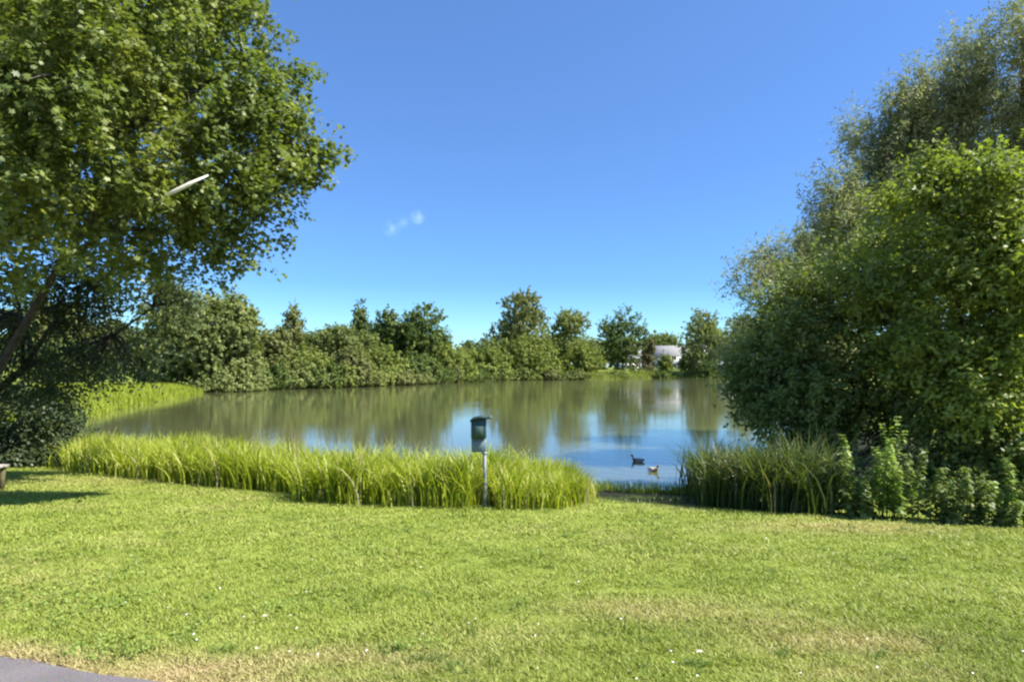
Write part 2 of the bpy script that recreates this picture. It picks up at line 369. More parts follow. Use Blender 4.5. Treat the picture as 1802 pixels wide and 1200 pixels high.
# ring waves spreading from the ducks
ht = nd(nt, 'ShaderNodeMath', operation='MULTIPLY'); L(n1.outputs['Fac'], ht.inputs[0]); 
wd_ = nd(nt, 'ShaderNodeVectorMath', operation='DISTANCE'); L(t.outputs['Object'], wd_.inputs[0]); wd_.inputs[1].default_value = (34, 125, 0)   # breeze on the far right of the pond
wr_ = nd(nt, 'ShaderNodeMapRange'); L(wd_.outputs['Value'], wr_.inputs[0]); wr_.inputs[1].default_value = 14; wr_.inputs[2].default_value = 52; wr_.inputs[3].default_value = 3.2; wr_.inputs[4].default_value = 0
wa_ = nd(nt, 'ShaderNodeMath', operation='ADD'); L(rr.outputs[0], wa_.inputs[0]); L(wr_.outputs[0], wa_.inputs[1]); L(wa_.outputs[0], ht.inputs[1])
hsum = ht.outputs[0]
for (cx, cy) in ((3.9, 18.4),):
    ds = nd(nt, 'ShaderNodeVectorMath', operation='DISTANCE'); L(t.outputs['Object'], ds.inputs[0]); ds.inputs[1].default_value = (cx, cy, 0)
    wv = nd(nt, 'ShaderNodeMath', operation='MULTIPLY'); L(ds.outputs['Value'], wv.inputs[0]); wv.inputs[1].default_value = 12
    sn = nd(nt, 'ShaderNodeMath', operation='SINE'); L(wv.outputs[0], sn.inputs[0])
    fo = nd(nt, 'ShaderNodeMapRange'); L(ds.outputs['Value'], fo.inputs[0]); fo.inputs[1].default_value = .3; fo.inputs[2].default_value = 3.6; fo.inputs[3].default_value = .26; fo.inputs[4].default_value = 0
    ml = nd(nt, 'ShaderNodeMath', operation='MULTIPLY'); L(sn.outputs[0], ml.inputs[0]); L(fo.outputs[0], ml.inputs[1])
    ad = nd(nt, 'ShaderNodeMath', operation='ADD'); L(hsum, ad.inputs[0]); L(ml.outputs[0], ad.inputs[1]); hsum = ad.outputs[0]
bp = nd(nt, 'ShaderNodeBump'); bp.inputs['Strength'].default_value = .34; bp.inputs['Distance'].default_value = .02; L(hsum, bp.inputs['Height'])
p = nd(nt, 'ShaderNodeBsdfPrincipled'); p.inputs['Base Color'].default_value = (.085, .09, .036, 1); p.inputs['Roughness'].default_value = .05
p.inputs['IOR'].default_value = 2.0; p.inputs['Specular IOR Level'].default_value = .85
L(bp.outputs[0], p.inputs['Normal']); L(p.outputs[0], out.inputs[0])
wmb = MB()
wb = [(-60, 12), (90, 12), (90, 210), (-60, 210)]
wmb.add([(x, y, WATER_Z) for x, y in wb], [(0, 1, 2, 3)])
water = wmb.build('water', m_water); tag(water, kind='structure')

# ---------------------------------------------------------------- foliage
LEAF = {
    'diamond': (np.array([(0, -.5, 0), (.28, -.05, .05), (0, .5, 0), (-.28, -.05, .05)]), [(0, 1, 2), (0, 2, 3)]),
    'narrow': (np.array([(0, -.5, 0), (.11, 0, .03), (0, .5, -.05), (-.11, 0, .03)]), [(0, 1, 2), (0, 2, 3)]),
    'maple': (np.array([(0, -.42, 0), (.42, -.22, .03), (.24, .0, .05), (.46, .26, -.02), (.14, .22, .05), (0, .55, -.03), (-.14, .22, .05), (-.46, .26, -.02), (-.24, .0, .05), (-.42, -.22, .03)]),
              [(0, 1, 2), (0, 2, 8), (0, 8, 9), (2, 3, 4), (2, 4, 8), (8, 4, 6), (8, 6, 7), (4, 5, 6)]),
    'clump': (np.array([(-.1, -.5, .1), (.4, -.25, -.05), (.3, .3, .1), (-.15, .45, -.1), (-.45, .05, .12)]), [(0, 1, 2), (0, 2, 3), (0, 3, 4)]),
}
def unit(v): return v / np.maximum(np.linalg.norm(v, axis=-1, keepdims=True), 1e-9)
def leaves(name, C_, N_, S_, shape, mat, parent, org, g=rng, droop=None):
    P, T = LEAF[shape]; n = len(C_); k = len(P)
    N_ = unit(N_); ref = g.normal(size=(n, 3))
    if droop is not None: ref = ref + np.array([0, 0, -1.0]) * droop * -1
    u = unit(np.cross(N_, ref)); v = np.cross(N_, u)
    V = C_[:, None, :] - np.asarray(org)[None, None, :] + S_[:, None, None] * (u[:, None, :] * P[None, :, 0:1] + v[:, None, :] * P[None, :, 1:2] + N_[:, None, :] * P[None, :, 2:3])
    T = np.array(T, dtype=np.int64)
    Fc = (np.arange(n)[:, None, None] * k + T[None]).reshape(-1)
    return mesh_np(name, V.reshape(-1, 3), Fc, np.full(n * len(T), 3), mat, parent)

def crown_pts(lobes, ncl, per, spread, g=rng, inner=.35, flat=.6, ragged=.18, outw=.5, upw=.7, weights=None, sprigs=0, tall=1.2, gap=0.0, gs=2.6, shoot=None):
    """lobes: (cx,cy,cz,rx,ry,rz). returns centres, normals, cluster centres"""
    Lb = np.array(lobes, float)
    if sprigs:                                # twiggy shoots breaking the outline
        k = len(Lb) * sprigs; j = np.tile(np.arange(len(Lb)), sprigs)
        dd_ = g.normal(size=(k, 3)); dd_[:, 2] += .35; dd_ = unit(dd_)
        sc = (.16 + .26 * g.random(k))[:, None]
        Sp = np.concatenate([Lb[j, :3] + dd_ * Lb[j, 3:6] * (1.02 + .12 * g.random(k))[:, None], Lb[j, 3:6] * sc * np.array([1, 1, tall])], 1)
        if weights is not None: weights = list(weights) + [1] * k
        Lb = np.concatenate([Lb, Sp])
    wt = (Lb[:, 3] * Lb[:, 4] * Lb[:, 5]) ** (2 / 3)
    if weights is not None: wt = wt * np.array(weights)
    wt /= wt.sum()
    idx = g.choice(len(Lb), ncl, p=wt)
    d = unit(g.normal(size=(ncl, 3)))
    r = np.where(g.random(ncl) < inner, g.random(ncl) ** .5 * .85, 1 - np.minimum(np.abs(g.normal(size=ncl)), 2) * ragged + g.random(ncl) * ragged * .8)
    cc = Lb[idx, :3] + d * Lb[idx, 3:6] * r[:, None]
    if gap > 0:                               # hollows between the leaf masses
        f3 = (np.sin(cc[:, 0] * gs + 1.3 * np.sin(cc[:, 2] * gs * .7)) + np.sin(cc[:, 1] * gs * 1.1 + 2 + np.sin(cc[:, 0] * gs * .6)) + np.sin(cc[:, 2] * gs * 1.25 + 4 + 1.2 * np.sin(cc[:, 1] * gs * .8)))
        kk = (f3 > -3 + gap * 3) | (g.random(ncl) < .12)
        cc, d = cc[kk], d[kk]; ncl = len(cc)
    n = ncl * per
    ci = np.repeat(np.arange(ncl), per)
    size = .6 + .8 * g.random(ncl)
    off = g.normal(size=(n, 3)) * spread * size[ci][:, None]; off[:, 2] *= flat
    far_ = np.linalg.norm(off, axis=1, keepdims=True) / spread; off = off / np.maximum(1, far_ / 2.2)
    off = off + d[ci] * (g.random(n)[:, None] - .35) * spread * 1.9
    if shoot:                                 # leaves set along straight young shoots
        Ls_, ub, jt = shoot
        sd_ = d + np.array([0, 0, ub]) + g.normal(size=d.shape) * .45; sd_ = unit(sd_)
        ln = Ls_ * (.5 + g.random(ncl))
        tt = g.random(n); jj = np.clip(g.normal(size=(n, 3)), -2, 2) * jt * (1.1 - .6 * tt)[:, None]
        off = sd_[ci] * (ln[ci] * (tt - .3))[:, None] + jj
        off[:, 2] -= (flat < .55) * .25 * ln[ci] * tt ** 2
        nrm = d[ci] * outw + np.array([0, 0, upw]) + g.normal(size=(n, 3)) * .5
        return cc[ci] + off, nrm, cc
    # sprays droop away from the crown centre
    c = cc[ci] + off
    hd = d[ci].copy(); hd[:, 2] = 0
    c[:, 2] -= (off * hd).sum(1) * .35
    nrm = d[ci] * outw + np.array([0, 0, upw]) + g.normal(size=(n, 3)) * .55
    return c, nrm, cc

def bez(a, b, sag=0.0, side=0.0, n=6, g=random):
    a, b = Vector(a), Vector(b); mid = (a + b) / 2 + Vector((g.uniform(-1, 1) * side, g.uniform(-1, 1) * side, sag))
    return [(a * (1 - t) ** 2 + mid * 2 * t * (1 - t) + b * t * t) for t in [i / (n - 1) for i in range(n)]]

def auto_lobes(base, H, Wd, kind, g):
    """lobe cloud for a whole tree of height H and half-width Wd standing at base"""
    x, y, z = base; Ls = []
    if kind == 'round':
        n = 13
        for i in range(n):
            a = g.random() * 6.28; t = g.random(); zz = .30 + .55 * t
            w = Wd * math.sqrt(max(.05, 1 - ((zz - .55) / .5) ** 2)) * .62
            rr_ = Wd * (.40 + .14 * g.random())
            Ls.append((x + math.cos(a) * w, y + math.sin(a) * w, z + H * zz, rr_, rr_, rr_ * .8))
        Ls.append((x, y, z + H * .84, Wd * .5, Wd * .5, H * .17)); Ls.append((x, y, z + H * .5, Wd * .75, Wd * .75, H * .3)); Ls.append((x, y, z + H * .26, Wd * .7, Wd * .7, H * .22))
    elif kind == 'column':
        for i in range(9):
            zz = .16 + .7 * i / 8; a = g.random() * 6.28
            Ls.append((x + math.cos(a) * Wd * .25, y + math.sin(a) * Wd * .25, z + H * zz, Wd * .72, Wd * .72, H * .13))
        Ls.append((x, y, z + H * .9, Wd * .5, Wd * .5, H * .1))
    elif kind == 'cone':
        for i in range(11):
            zz = .12 + .8 * i / 10; w = Wd * (1 - zz) ** .8; a = g.random() * 6.28
            Ls.append((x + math.cos(a) * w * .3, y + math.sin(a) * w * .3, z + H * zz, w * .95 + .15, w * .95 + .15, H * .07))
        Ls.append((x, y, z + H * .96, Wd * .12, Wd * .12, H * .05))
    elif kind == 'bush':
        for i in range(8):
            a = g.random() * 6.28; w = Wd * .55 * g.random()**.5
            rr_ = Wd * (.35 + .2 * g.random()); hz = H * (.25 + .35 * g.random())
            Ls.append((x + math.cos(a) * w, y + math.sin(a) * w, z + hz, rr_, rr_, H * .36))
        Ls.append((x, y, z + H * .6, Wd * .6, Wd * .6, H * .4))
        Ls.append((x, y, z + H * .2, Wd * .95, Wd * .9, H * .28))
    return Ls

def far_tree(name, label, cat, group, base, H, Wd, kind, mat, leaf=.5, n=2600, bark=BARK_DARK, stems=1, seed=None, shape='clump'):
    g = np.random.default_rng(seed if seed is not None else int(abs(base[0]) * 131 + base[1] * 17))
    rd = random.Random(int(H * 100))
    t = empty(name, tuple(base), label, cat, group)
    Ls = auto_lobes(base, H, Wd, kind, g)
    per = 14
    n = int(n * 3.0); leaf = leaf * .78
    c, nr, cc = crown_pts(Ls, n // per, per, leaf * 1.15, g, inner=.2, ragged=.16, outw=.9, upw=.5, sprigs=3, tall=1.3, gap=.35, gs=9. / (Wd + 2), shoot=(leaf * 3.2, .5, leaf * .45))
    keep = c[:, 2] > base[2] + .05
    c, nr = c[keep], nr[keep]
    leaves('crown', c, nr, leaf * (.6 + .8 * g.random(len(c))), shape, mat, t, base, g)
    mb = MB()
    for s_ in range(stems):
        o = (rd.uniform(-.3, .3) * Wd * (stems > 1), rd.uniform(-.3, .3) * Wd * (stems > 1))
        r0 = max(.06, H * .016) / (1 if stems == 1 else 1.5)
        mb.tube([(o[0], o[1], -.3), (o[0] * 1.2, o[1], H * .2), (o[0] * 1.6, o[1] * 1.5, H * .5), (o[0] * 1.7, o[1] * 1.7, H * .85)], [r0 * 1.3, r0, r0 * .6, r0 * .15], 7)
    for l_ in Ls[:7]:
        e_ = (l_[0] - base[0], l_[1] - base[1], l_[2] - base[2])
        mb.tube(bez((0, 0, e_[2] * .45), e_, .2, .3, 4, rd), [H * .008, H * .006, H * .004, H * .002], 5)
    mb.build('trunk', bark, t, True)
    return t

# ---------------------------------------------------------------- near tree, left (maple overhanging the frame)
def lobe_px(px, py, Y, rx, ry, rz=None):
    c = W(px, py, Y); a = rx / F * Y; b = ry / F * Y
    return (c[0], c[1], c[2], a, (rz if rz else (a + b) / 2), b)
def build_tree(name, label, cat, base, lobes, ncl, per, spread, leafsize, shape, mat, trunk, limbs, bark, seed, group=None, weights=None, flat=.6, twigs=60, upw=.7, inner=.3, ragged=.18, outw=.5, sprigs=5, tall=1.2, gap=.75, gs=2.6, shoot=None):
    g = np.random.default_rng(seed); rd = random.Random(seed)
    t = empty(name, tuple(base), label, cat, group)
    c, nr, cc = crown_pts(lobes, ncl, per, spread, g, inner, flat, ragged, outw, upw, weights, sprigs, tall, gap, gs, shoot)
    gh = height(c[:, 0], c[:, 1]); k = c[:, 2] > np.maximum(gh, WATER_Z) + .03
    c, nr = c[k], nr[k]
    leaves('crown', c, nr, leafsize * (.65 + .7 * g.random(len(c))), shape, mat, t, base, g)
    mb = MB(); mb.tube(trunk[0], trunk[1], 12)
    mb.build('trunk', bark, t, True, base)
    mb = MB()
    for pts, rad in limbs: mb.tube(pts, rad, 8)
    ends = [Vector(p[0][-1]) for p in limbs] + [Vector(q) for p in limbs for q in p[0][1:]] + [Vector(trunk[0][-1])]
    for i in range(twigs):
        q = Vector(cc[rd.randrange(len(cc))]); s_ = min(ends, key=lambda e_: (e_ - q).length)
        mb.tube(bez(s_, q, .15, .2, 5, rd), [.028, .022, .016, .01, .005], 5)
    mb.build('limbs', bark, t, True, base)
    return t

mb0 = np.array([-9.7, 11.4, gz(-9.7, 11.4)])
maple_lobes = [lobe_px(*a) for a in (
    (380, 40, 9.8, 75, 80), (250, 60, 9.0, 120, 100), (100, 30, 8.2, 130, 100), (60, 170, 8.0, 130, 80), (230, 180, 8.8, 120, 90), (380, 175, 9.6, 95, 75),
    (455, 190, 10.0, 70, 60), (510, 255, 10.2, 55, 48), (545, 285, 10.4, 38, 26), (440, 270, 9.8, 80, 60), (330, 280, 9.2, 110, 75), (160, 290, 8.6, 120, 75),
    (30, 300, 8.2, 90, 70), (470, 350, 10.2, 50, 50), (390, 360, 9.8, 80, 55), (280, 370, 9.4, 90, 55), (90, 390, 8.6, 110, 60), (-40, 420, 8.8, 90, 60),
    (425, 425, 10.3, 38, 34), (485, 410, 10.5, 24, 22), (330, 420, 9.8, 60, 36), (210, 430, 9.4, 80, 38), (360, -60, 10.0, 90, 90), (200, -150, 9.5, 200, 120), (-100, -50, 9.0, 200, 200),
    (-60, 200, 9.5, 150, 120), (-250, 250, 11, 170, 170), (-200, 0, 11, 200, 200),
    (572, 272, 10.5, 30, 13), (556, 312, 10.5, 26, 13), (500, 418, 10.5, 16, 26), (432, 455, 10.4, 20, 22), (375, 445, 10.2, 34, 22), (320, 462, 10.0, 34, 20), (515, 140, 10.2, 34, 22), (468, 70, 10, 30, 28), (450, 10, 10, 24, 24),
    (250, 460, 10.2, 50, 26), (150, 470, 10.6, 60, 30), (50, 470, 10.8, 70, 34), (535, 210, 10.3, 30, 22), (465, 330, 10.3, 40, 26),
    (150, 60, 12.5, 200, 140), (150, 260, 12.6, 190, 120), (330, 150, 12.2, 120, 110), (60, -150, 12.5, 180, 150), (20, 330, 13, 170, 80), (250, 350, 12.3, 110, 60))]
lt = lambda px, py, Y: tuple(W(px, py, Y))
maple_limbs = [
    ([(-9.5, 11.6, .1), lt(-6, 655, 11.3), lt(50, 560, 11.1), lt(108, 462, 10.9), lt(190, 350, 10.5), lt(290, 240, 10.2)], [.10, .075, .06, .055, .045, .03]),
    ([lt(108, 462, 10.9), lt(200, 400, 10.6), lt(300, 330, 10.2), lt(420, 280, 10.1), lt(500, 260, 10.2)], [.05, .045, .04, .03, .015]),
    ([(-9.6, 11.3, 2.5), lt(-40, 350, 10.4), lt(80, 250, 9.5), lt(200, 150, 9.2)], [.16, .13, .09, .05]),
    ([(-9.6, 11.3, 3.5), lt(-60, 150, 10.5), lt(60, 0, 10), lt(200, -120, 9.8)], [.16, .12, .09, .05]),
    ([(-9.6, 11.3, 3.0), (-10.5, 12, 5), (-11, 12.5, 7)], [.16, .1, .05]),
    ([lt(80, 250, 9.5), lt(220, 230, 9.4), lt(340, 160, 9.7), lt(430, 110, 10)], [.08, .06, .045, .02]),
    ([lt(200, 400, 10.6), lt(320, 410, 10.2), lt(420, 420, 10.3)], [.04, .03, .012]),
]
maple = build_tree('maple_tree', 'large broad-leaved tree with dense sunlit crown overhanging the upper left of the lawn', 'tree', mb0, maple_lobes, 7600, 25, .14, .078, 'maple', M_MAPLE,
           ([(-9.75, 11.4, -1), (-9.7, 11.4, .3), (-9.62, 11.35, 2), (-9.6, 11.3, 4), (-9.5, 11, 6.5)], [.34, .27, .23, .19, .12]), maple_limbs, BARK_DARK, 11, upw=.8, twigs=150, flat=.5, gap=.66, gs=3.0, shoot=(.46, -.05, .085))
bb = MB(); bb.tube([lt(230, 372, 9.4), lt(262, 358, 8.8), lt(285, 349, 8.56)], [.03, .02, .013], 7).build('branch_stub', BARK_DARK, maple, True, mb0)
bb = MB(); bb.tube([lt(285, 349, 8.55), lt(305, 338, 8.55), lt(332, 325, 8.55), lt(350, 316, 8.6), lt(366, 309, 8.7)], [.012, .026, .028, .018, .01], 7)
bb.build('broken_branch', simple('bare_wood', (.62, .58, .48), .7, .1, 20), maple, True, mb0)

# shaded small-leaved tree under the maple
sb0 = np.array([-13.2, 15.8, gz(-13.2, 15.8)])
sh_lobes = [lobe_px(*a) for a in ((300, 560, 14.2, 40, 34), (120, 540, 13.8, 60, 34), (40, 480, 13.5, 90, 40), (160, 500, 13.8, 80, 45), (250, 530, 14, 65, 40), (290, 520, 14.2, 40, 30), (60, 580, 14, 90, 50), (180, 590, 14.2, 80, 50), (265, 590, 14.2, 50, 45),
    (20, 660, 14.5, 80, 45), (110, 660, 14.3, 70, 40), (210, 640, 14.4, 50, 34), (60, 710, 14.4, 70, 25), (-60, 600, 14, 90, 90))]
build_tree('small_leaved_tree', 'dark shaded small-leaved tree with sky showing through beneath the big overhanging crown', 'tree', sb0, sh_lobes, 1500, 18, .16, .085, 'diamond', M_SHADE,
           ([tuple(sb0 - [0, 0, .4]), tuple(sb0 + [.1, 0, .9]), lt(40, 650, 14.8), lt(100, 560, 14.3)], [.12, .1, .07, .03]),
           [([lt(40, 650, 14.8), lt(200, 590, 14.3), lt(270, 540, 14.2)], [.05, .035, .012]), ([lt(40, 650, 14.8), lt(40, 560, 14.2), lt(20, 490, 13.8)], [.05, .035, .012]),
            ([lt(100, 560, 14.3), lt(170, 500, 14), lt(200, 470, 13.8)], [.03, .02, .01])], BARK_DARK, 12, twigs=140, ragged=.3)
# low dark shrub on the left shore
b0 = np.array([-12.2, 17.6, gz(-12.2, 17.6)])
lo = [lobe_px(*a) for a in ((30, 720, 17.2, 85, 38), (90, 765, 17.2, 45, 42), (20, 790, 17, 70, 40), (-80, 740, 17, 90, 80), (110, 745, 18.5, 40, 24))]
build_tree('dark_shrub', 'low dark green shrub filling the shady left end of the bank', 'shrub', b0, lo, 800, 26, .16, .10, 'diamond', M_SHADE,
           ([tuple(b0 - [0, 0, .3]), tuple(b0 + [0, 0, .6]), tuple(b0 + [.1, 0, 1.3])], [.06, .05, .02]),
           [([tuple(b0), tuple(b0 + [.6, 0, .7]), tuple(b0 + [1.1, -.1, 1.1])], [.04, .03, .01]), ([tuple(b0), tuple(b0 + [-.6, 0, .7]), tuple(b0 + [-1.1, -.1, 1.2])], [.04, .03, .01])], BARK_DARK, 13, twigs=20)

# ---------------------------------------------------------------- right-hand trees
r0 = np.array([12.6, 19.5, gz(12.6, 19.5)])
wl_l = [lobe_px(a[0] + 12, a[1] + 4, *a[2:]) for a in ((1690, 150, 18, 52, 60), (1640, 200, 18, 55, 60), (1575, 240, 18, 45, 60), (1500, 300, 18, 40, 60), (1460, 370, 17.5, 38, 48), (1520, 380, 18, 70, 60), (1600, 320, 18.5, 80, 80),
    (1700, 260, 18.5, 90, 90), (1790, 60, 17, 30, 60), (1870, 170, 17.5, 70, 110), (1780, 330, 18, 100, 100), (1900, 260, 18, 120, 140), (1660, 420, 18.5, 120, 90), (1690, 115, 18, 30, 36), (1570, 200, 18, 22, 40))]
r_l = [([tuple(r0 + [0, 0, 1.5]), lt(1600, 400, 18.5), lt(1560, 260, 18.2), lt(1570, 180, 18)], [.2, .14, .07, .02]), ([tuple(r0 + [0, 0, 2.5]), lt(1690, 300, 18.4), lt(1690, 120, 18)], [.2, .12, .03]),
       ([tuple(r0 + [0, 0, 1]), lt(1540, 450, 18), lt(1470, 350, 17.6)], [.16, .1, .03]), ([tuple(r0 + [0, 0, 2]), lt(1800, 300, 18), lt(1800, 60, 17)], [.18, .1, .03])]
build_tree('willow_tree', 'tall grey-green willow rising highest behind the right-hand bushes', 'tree', r0, wl_l, 7200, 26, .19, .135, 'narrow', M_WILLOW,
           ([tuple(r0 - [0, 0, .6]), tuple(r0 + [0, 0, 1.5]), tuple(r0 + [.1, 0, 3.5]), lt(1700, 300, 19)], [.34, .28, .22, .1]), r_l, BARK, 21, flat=1.5, upw=.3, twigs=130, ragged=.2, outw=.7, sprigs=6, tall=2.2, gap=.62, gs=1.7, shoot=(.9, .9, .09))

r1 = np.array([8.9, 13.2, gz(8.9, 13.2)])
br_l = [lobe_px(*a) for a in ((1630, 540, 11.6, 60, 50), (1610, 590, 11.7, 60, 45), (1680, 640, 11.3, 60, 50), (1560, 600, 12.2, 50, 45), (1700, 350, 11.6, 70, 55), (1600, 370, 12.2, 60, 50), (1780, 350, 11.2, 70, 60), (1550, 440, 12.3, 60, 45), (1660, 450, 11.6, 80, 60), (1770, 470, 10.9, 80, 70), (1500, 480, 12.5, 45, 36),
    (1580, 530, 12, 70, 50), (1690, 560, 11.2, 75, 60), (1790, 600, 10.8, 60, 70), (1620, 630, 11.4, 60, 50), (1740, 700, 10.9, 60, 60), (1860, 420, 11.5, 100, 140), (1850, 650, 11.5, 80, 120), (1720, 420, 14, 120, 100), (1650, 600, 13.5, 140, 110), (1800, 780, 11.2, 50, 60), (1640, 305, 12, 34, 26))]
b_l = [([tuple(r1 + [0, 0, .5]), lt(1640, 640, 12.2), lt(1600, 500, 12.2), lt(1590, 390, 12.2)], [.10, .08, .05, .02]), ([tuple(r1 + [0, 0, .8]), lt(1760, 600, 11.6), lt(1760, 450, 11.3), lt(1770, 340, 11.3)], [.10, .08, .05, .02]),
       ([tuple(r1 + [0, 0, .3]), lt(1690, 600, 12), lt(1690, 430, 11.8), lt(1690, 330, 11.7)], [.1, .08, .05, .02]), ([lt(1640, 640, 12.2), lt(1560, 560, 12.2), lt(1510, 480, 12.5)], [.05, .035, .012])]
build_tree('bright_leafy_tree', 'bright yellow-green leafy tree at the right edge of the frame', 'tree', r1, br_l, 5600, 20, .14, .098, 'diamond', M_BRIGHT,
           ([tuple(r1 - [0, 0, .5]), tuple(r1 + [0, 0, .6]), tuple(r1 + [.05, 0, 1.4])], [.17, .14, .11]), b_l, BARK_DARK, 22, twigs=110, upw=.7, shoot=(.55, .45, .075), tall=1.5, gap=.85)

r2 = np.array([6.9, 14.4, gz(6.9, 14.4)])
md_l = [lobe_px(*a) for a in ((1520, 470, 13.8, 70, 50), (1440, 520, 14, 70, 55), (1370, 570, 14.2, 60, 50), (1330, 620, 14.3, 42, 45), (1420, 620, 13.6, 80, 60), (1520, 600, 13.2, 80, 70), (1350, 680, 14, 55, 45), (1450, 700, 13, 80, 50),
    (1560, 700, 12.6, 70, 60), (1640, 740, 12, 70, 70), (1380, 740, 13.6, 60, 40), (1330, 720, 14.2, 34, 40), (1700, 800, 11.6, 80, 70), (1500, 780, 12.8, 70, 50), (1780, 830, 11, 60, 60), (1560, 850, 12, 60, 50), (1650, 860, 11.3, 60, 45), (1450, 840, 12.8, 50, 50), (1730, 880, 10.6, 60, 35), (1380, 820, 13.2, 50, 50), (1800, 890, 10.6, 50, 40))]
m_l = [([tuple(r2), lt(1450, 650, 13.9), lt(1400, 560, 14)], [.09, .06, .02]), ([tuple(r2), lt(1530, 650, 13.6), lt(1520, 500, 13.8)], [.09, .06, .02]), ([lt(1450, 650, 13.9), lt(1380, 640, 14.1), lt(1330, 620, 14.3)], [.05, .03, .01]),
       ([tuple(r2 + [0, 0, .2]), lt(1600, 740, 12.8), lt(1680, 760, 12)], [.07, .05, .02])]
build_tree('dense_bank_bush', 'broad dark green bush leaning over the water at the right bank', 'bush', r2, md_l, 5600, 20, .15, .088, 'diamond', M_MID,
           ([tuple(r2 - [0, 0, .5]), tuple(r2 + [0, 0, .5]), lt(1500, 700, 14)], [.15, .12, .08]), m_l, BARK_DARK, 23, twigs=120, shoot=(.5, .3, .07), gap=.85)

r3 = np.array([10.2, 24.5, gz(10.6, 25)])
gy_l = [lobe_px(*a) for a in ((1400, 480, 24, 60, 45), (1340, 500, 24, 50, 40), (1310, 550, 24, 38, 35), (1370, 570, 23, 60, 50), (1440, 560, 23.5, 60, 60), (1330, 620, 23, 45, 45), (1400, 660, 22.5, 70, 50), (1450, 440, 24, 30, 25), (1300, 530, 24.4, 20, 20), (1350, 690, 23, 40, 35), (1480, 480, 26, 70, 60))]
build_tree('grey_green_willow', 'rounded pale grey-green willow bush beyond the dark bank bush', 'tree', r3, gy_l, 3200, 26, .22, .17, 'narrow', M_WILLOW,
           ([tuple(r3 - [0, 0, .8]), tuple(r3 + [0, 0, 1]), lt(1400, 560, 24)], [.2, .16, .08]),
           [([tuple(r3 + [0, 0, .8]), lt(1350, 580, 24), lt(1330, 510, 24)], [.12, .07, .02]), ([tuple(r3 + [0, 0, 1]), lt(1420, 540, 24), lt(1420, 460, 24)], [.12, .07, .02])], BARK, 24, flat=1.2, upw=.4, twigs=60, ragged=.2, outw=.7, sprigs=6, tall=1.6, gap=.75, gs=1.5, shoot=(1.0, .6, .11))

# ---------------------------------------------------------------- reeds
PB = ground_at(852, 893)
def blades(name, bx, by, H, lean, width, mat, seed, parent=None, seg=4, dry=None, wilt=.35):
    g = np.random.default_rng(seed); n = len(bx)
    bz = np.maximum(height(bx, by), WATER_Z - .15) - .02
    az = g.random(n) * 2 * np.pi; la = lean * (.3 + g.random(n))
    dirx, diry = np.cos(az), np.sin(az)
    fz = az + np.pi / 2 + g.normal(size=n) * .6; wx, wy = np.cos(fz), np.sin(fz)
    t = np.linspace(0, 1, seg + 1)
    V = np.zeros((n, seg + 1, 2, 3))
    for i, s in enumerate(t):
        hz = H * (s - wilt * la * s ** 3); ho = H * la * (s ** 2.2)
        w = width * (1 - s ** 2.5) * .5 + width * .04
        for k, sg in ((0, -1), (1, 1)):
            V[:, i, k, 0] = bx + dirx * ho + wx * w * sg
            V[:, i, k, 1] = by + diry * ho + wy * w * sg
            V[:, i, k, 2] = bz + hz
    b = (np.arange(n) * (seg + 1) * 2)[:, None]
    fs = []
    for i in range(seg): fs.append(np.stack([b[:, 0] + 2 * i, b[:, 0] + 2 * i + 1, b[:, 0] + 2 * i + 3, b[:, 0] + 2 * i + 2], 1))
    Fc = np.stack(fs, 1).reshape(-1)
    at = None if dry is None else {'dry': np.repeat(dry, (seg + 1) * 2)}
    return mesh_np(name, V.reshape(-1, 3), Fc, np.full(n * seg, 4), mat, parent, attrs=at)

def band(pxs, pys, depth, n, seed, jit=.12):
    """points between the lawn edge seen at (pxs, pys) and a line depth metres beyond it"""
    g = np.random.default_rng(seed)
    E = np.array([ground_at(a, b) for a, b in zip(pxs, pys)])
    u = g.random(n) * (len(pxs) - 1); i = np.floor(u).astype(int); f = u - i
    i = np.minimum(i, len(pxs) - 2)
    ex = E[i, 0] * (1 - f) + E[i + 1, 0] * f; ey = E[i, 1] * (1 - f) + E[i + 1, 1] * f
    dep = np.interp(u, range(len(depth)), depth) * g.random(n) ** 1.15
    rr_ = ey + dep; k = rr_ / ey
    return ex * k ** .6 + g.normal(size=n) * jit, rr_ + g.normal(size=n) * jit

def clumped(x, y, s=1.4, seed=3, lo=.35):
    v = vnoise(x, y, s, seed); return lo + (1 - lo) * v

x, y = band([530, 600, 700, 800, 900, 980, 1015], [881, 886, 889, 893, 896, 894, 884], [3.0, 3.2, 3.3, 3.3, 3.0, 2.2, 1.0], 11500, 31)
g = np.random.default_rng(32)
hh = (.44 + .46 * g.random(len(x))) * (.66 + .68 * vnoise(x, y, 1.5, 6)) * np.interp((x / y) * F + 901, [500, 930, 1040], [1, 1, .55])
kk = ~((np.abs(x / y - PB[0] / PB[1]) < .016) & (y < PB[1] + .25)); x, y, hh = x[kk], y[kk], hh[kk]
reed = blades('reed_bed', x, y, hh, .6, .022, M_REED, 33, dry=(g.random(len(x)) < .07) * .9)
tag(reed, 'bright yellow-green reed bed in the middle, around the grey post', 'reeds', kind='stuff')
x, y = band([112, 200, 300, 400, 460, 530], [824, 836, 846, 856, 860, 866], [4.0, 4.3, 4.2, 4.0, 3.4, 2.8], 12500, 34, .15)
hh = (.46 + .46 * g.random(len(x))) * (.68 + .64 * vnoise(x, y, 1.3, 7))
reed2 = blades('reed_bed', x, y, hh, .6, .025, M_REED, 35, dry=(g.random(len(x)) < .07) * .9)
tag(reed2, 'yellow-green reed bed left of the middle, running back to the dark shrub', 'reeds', kind='stuff')
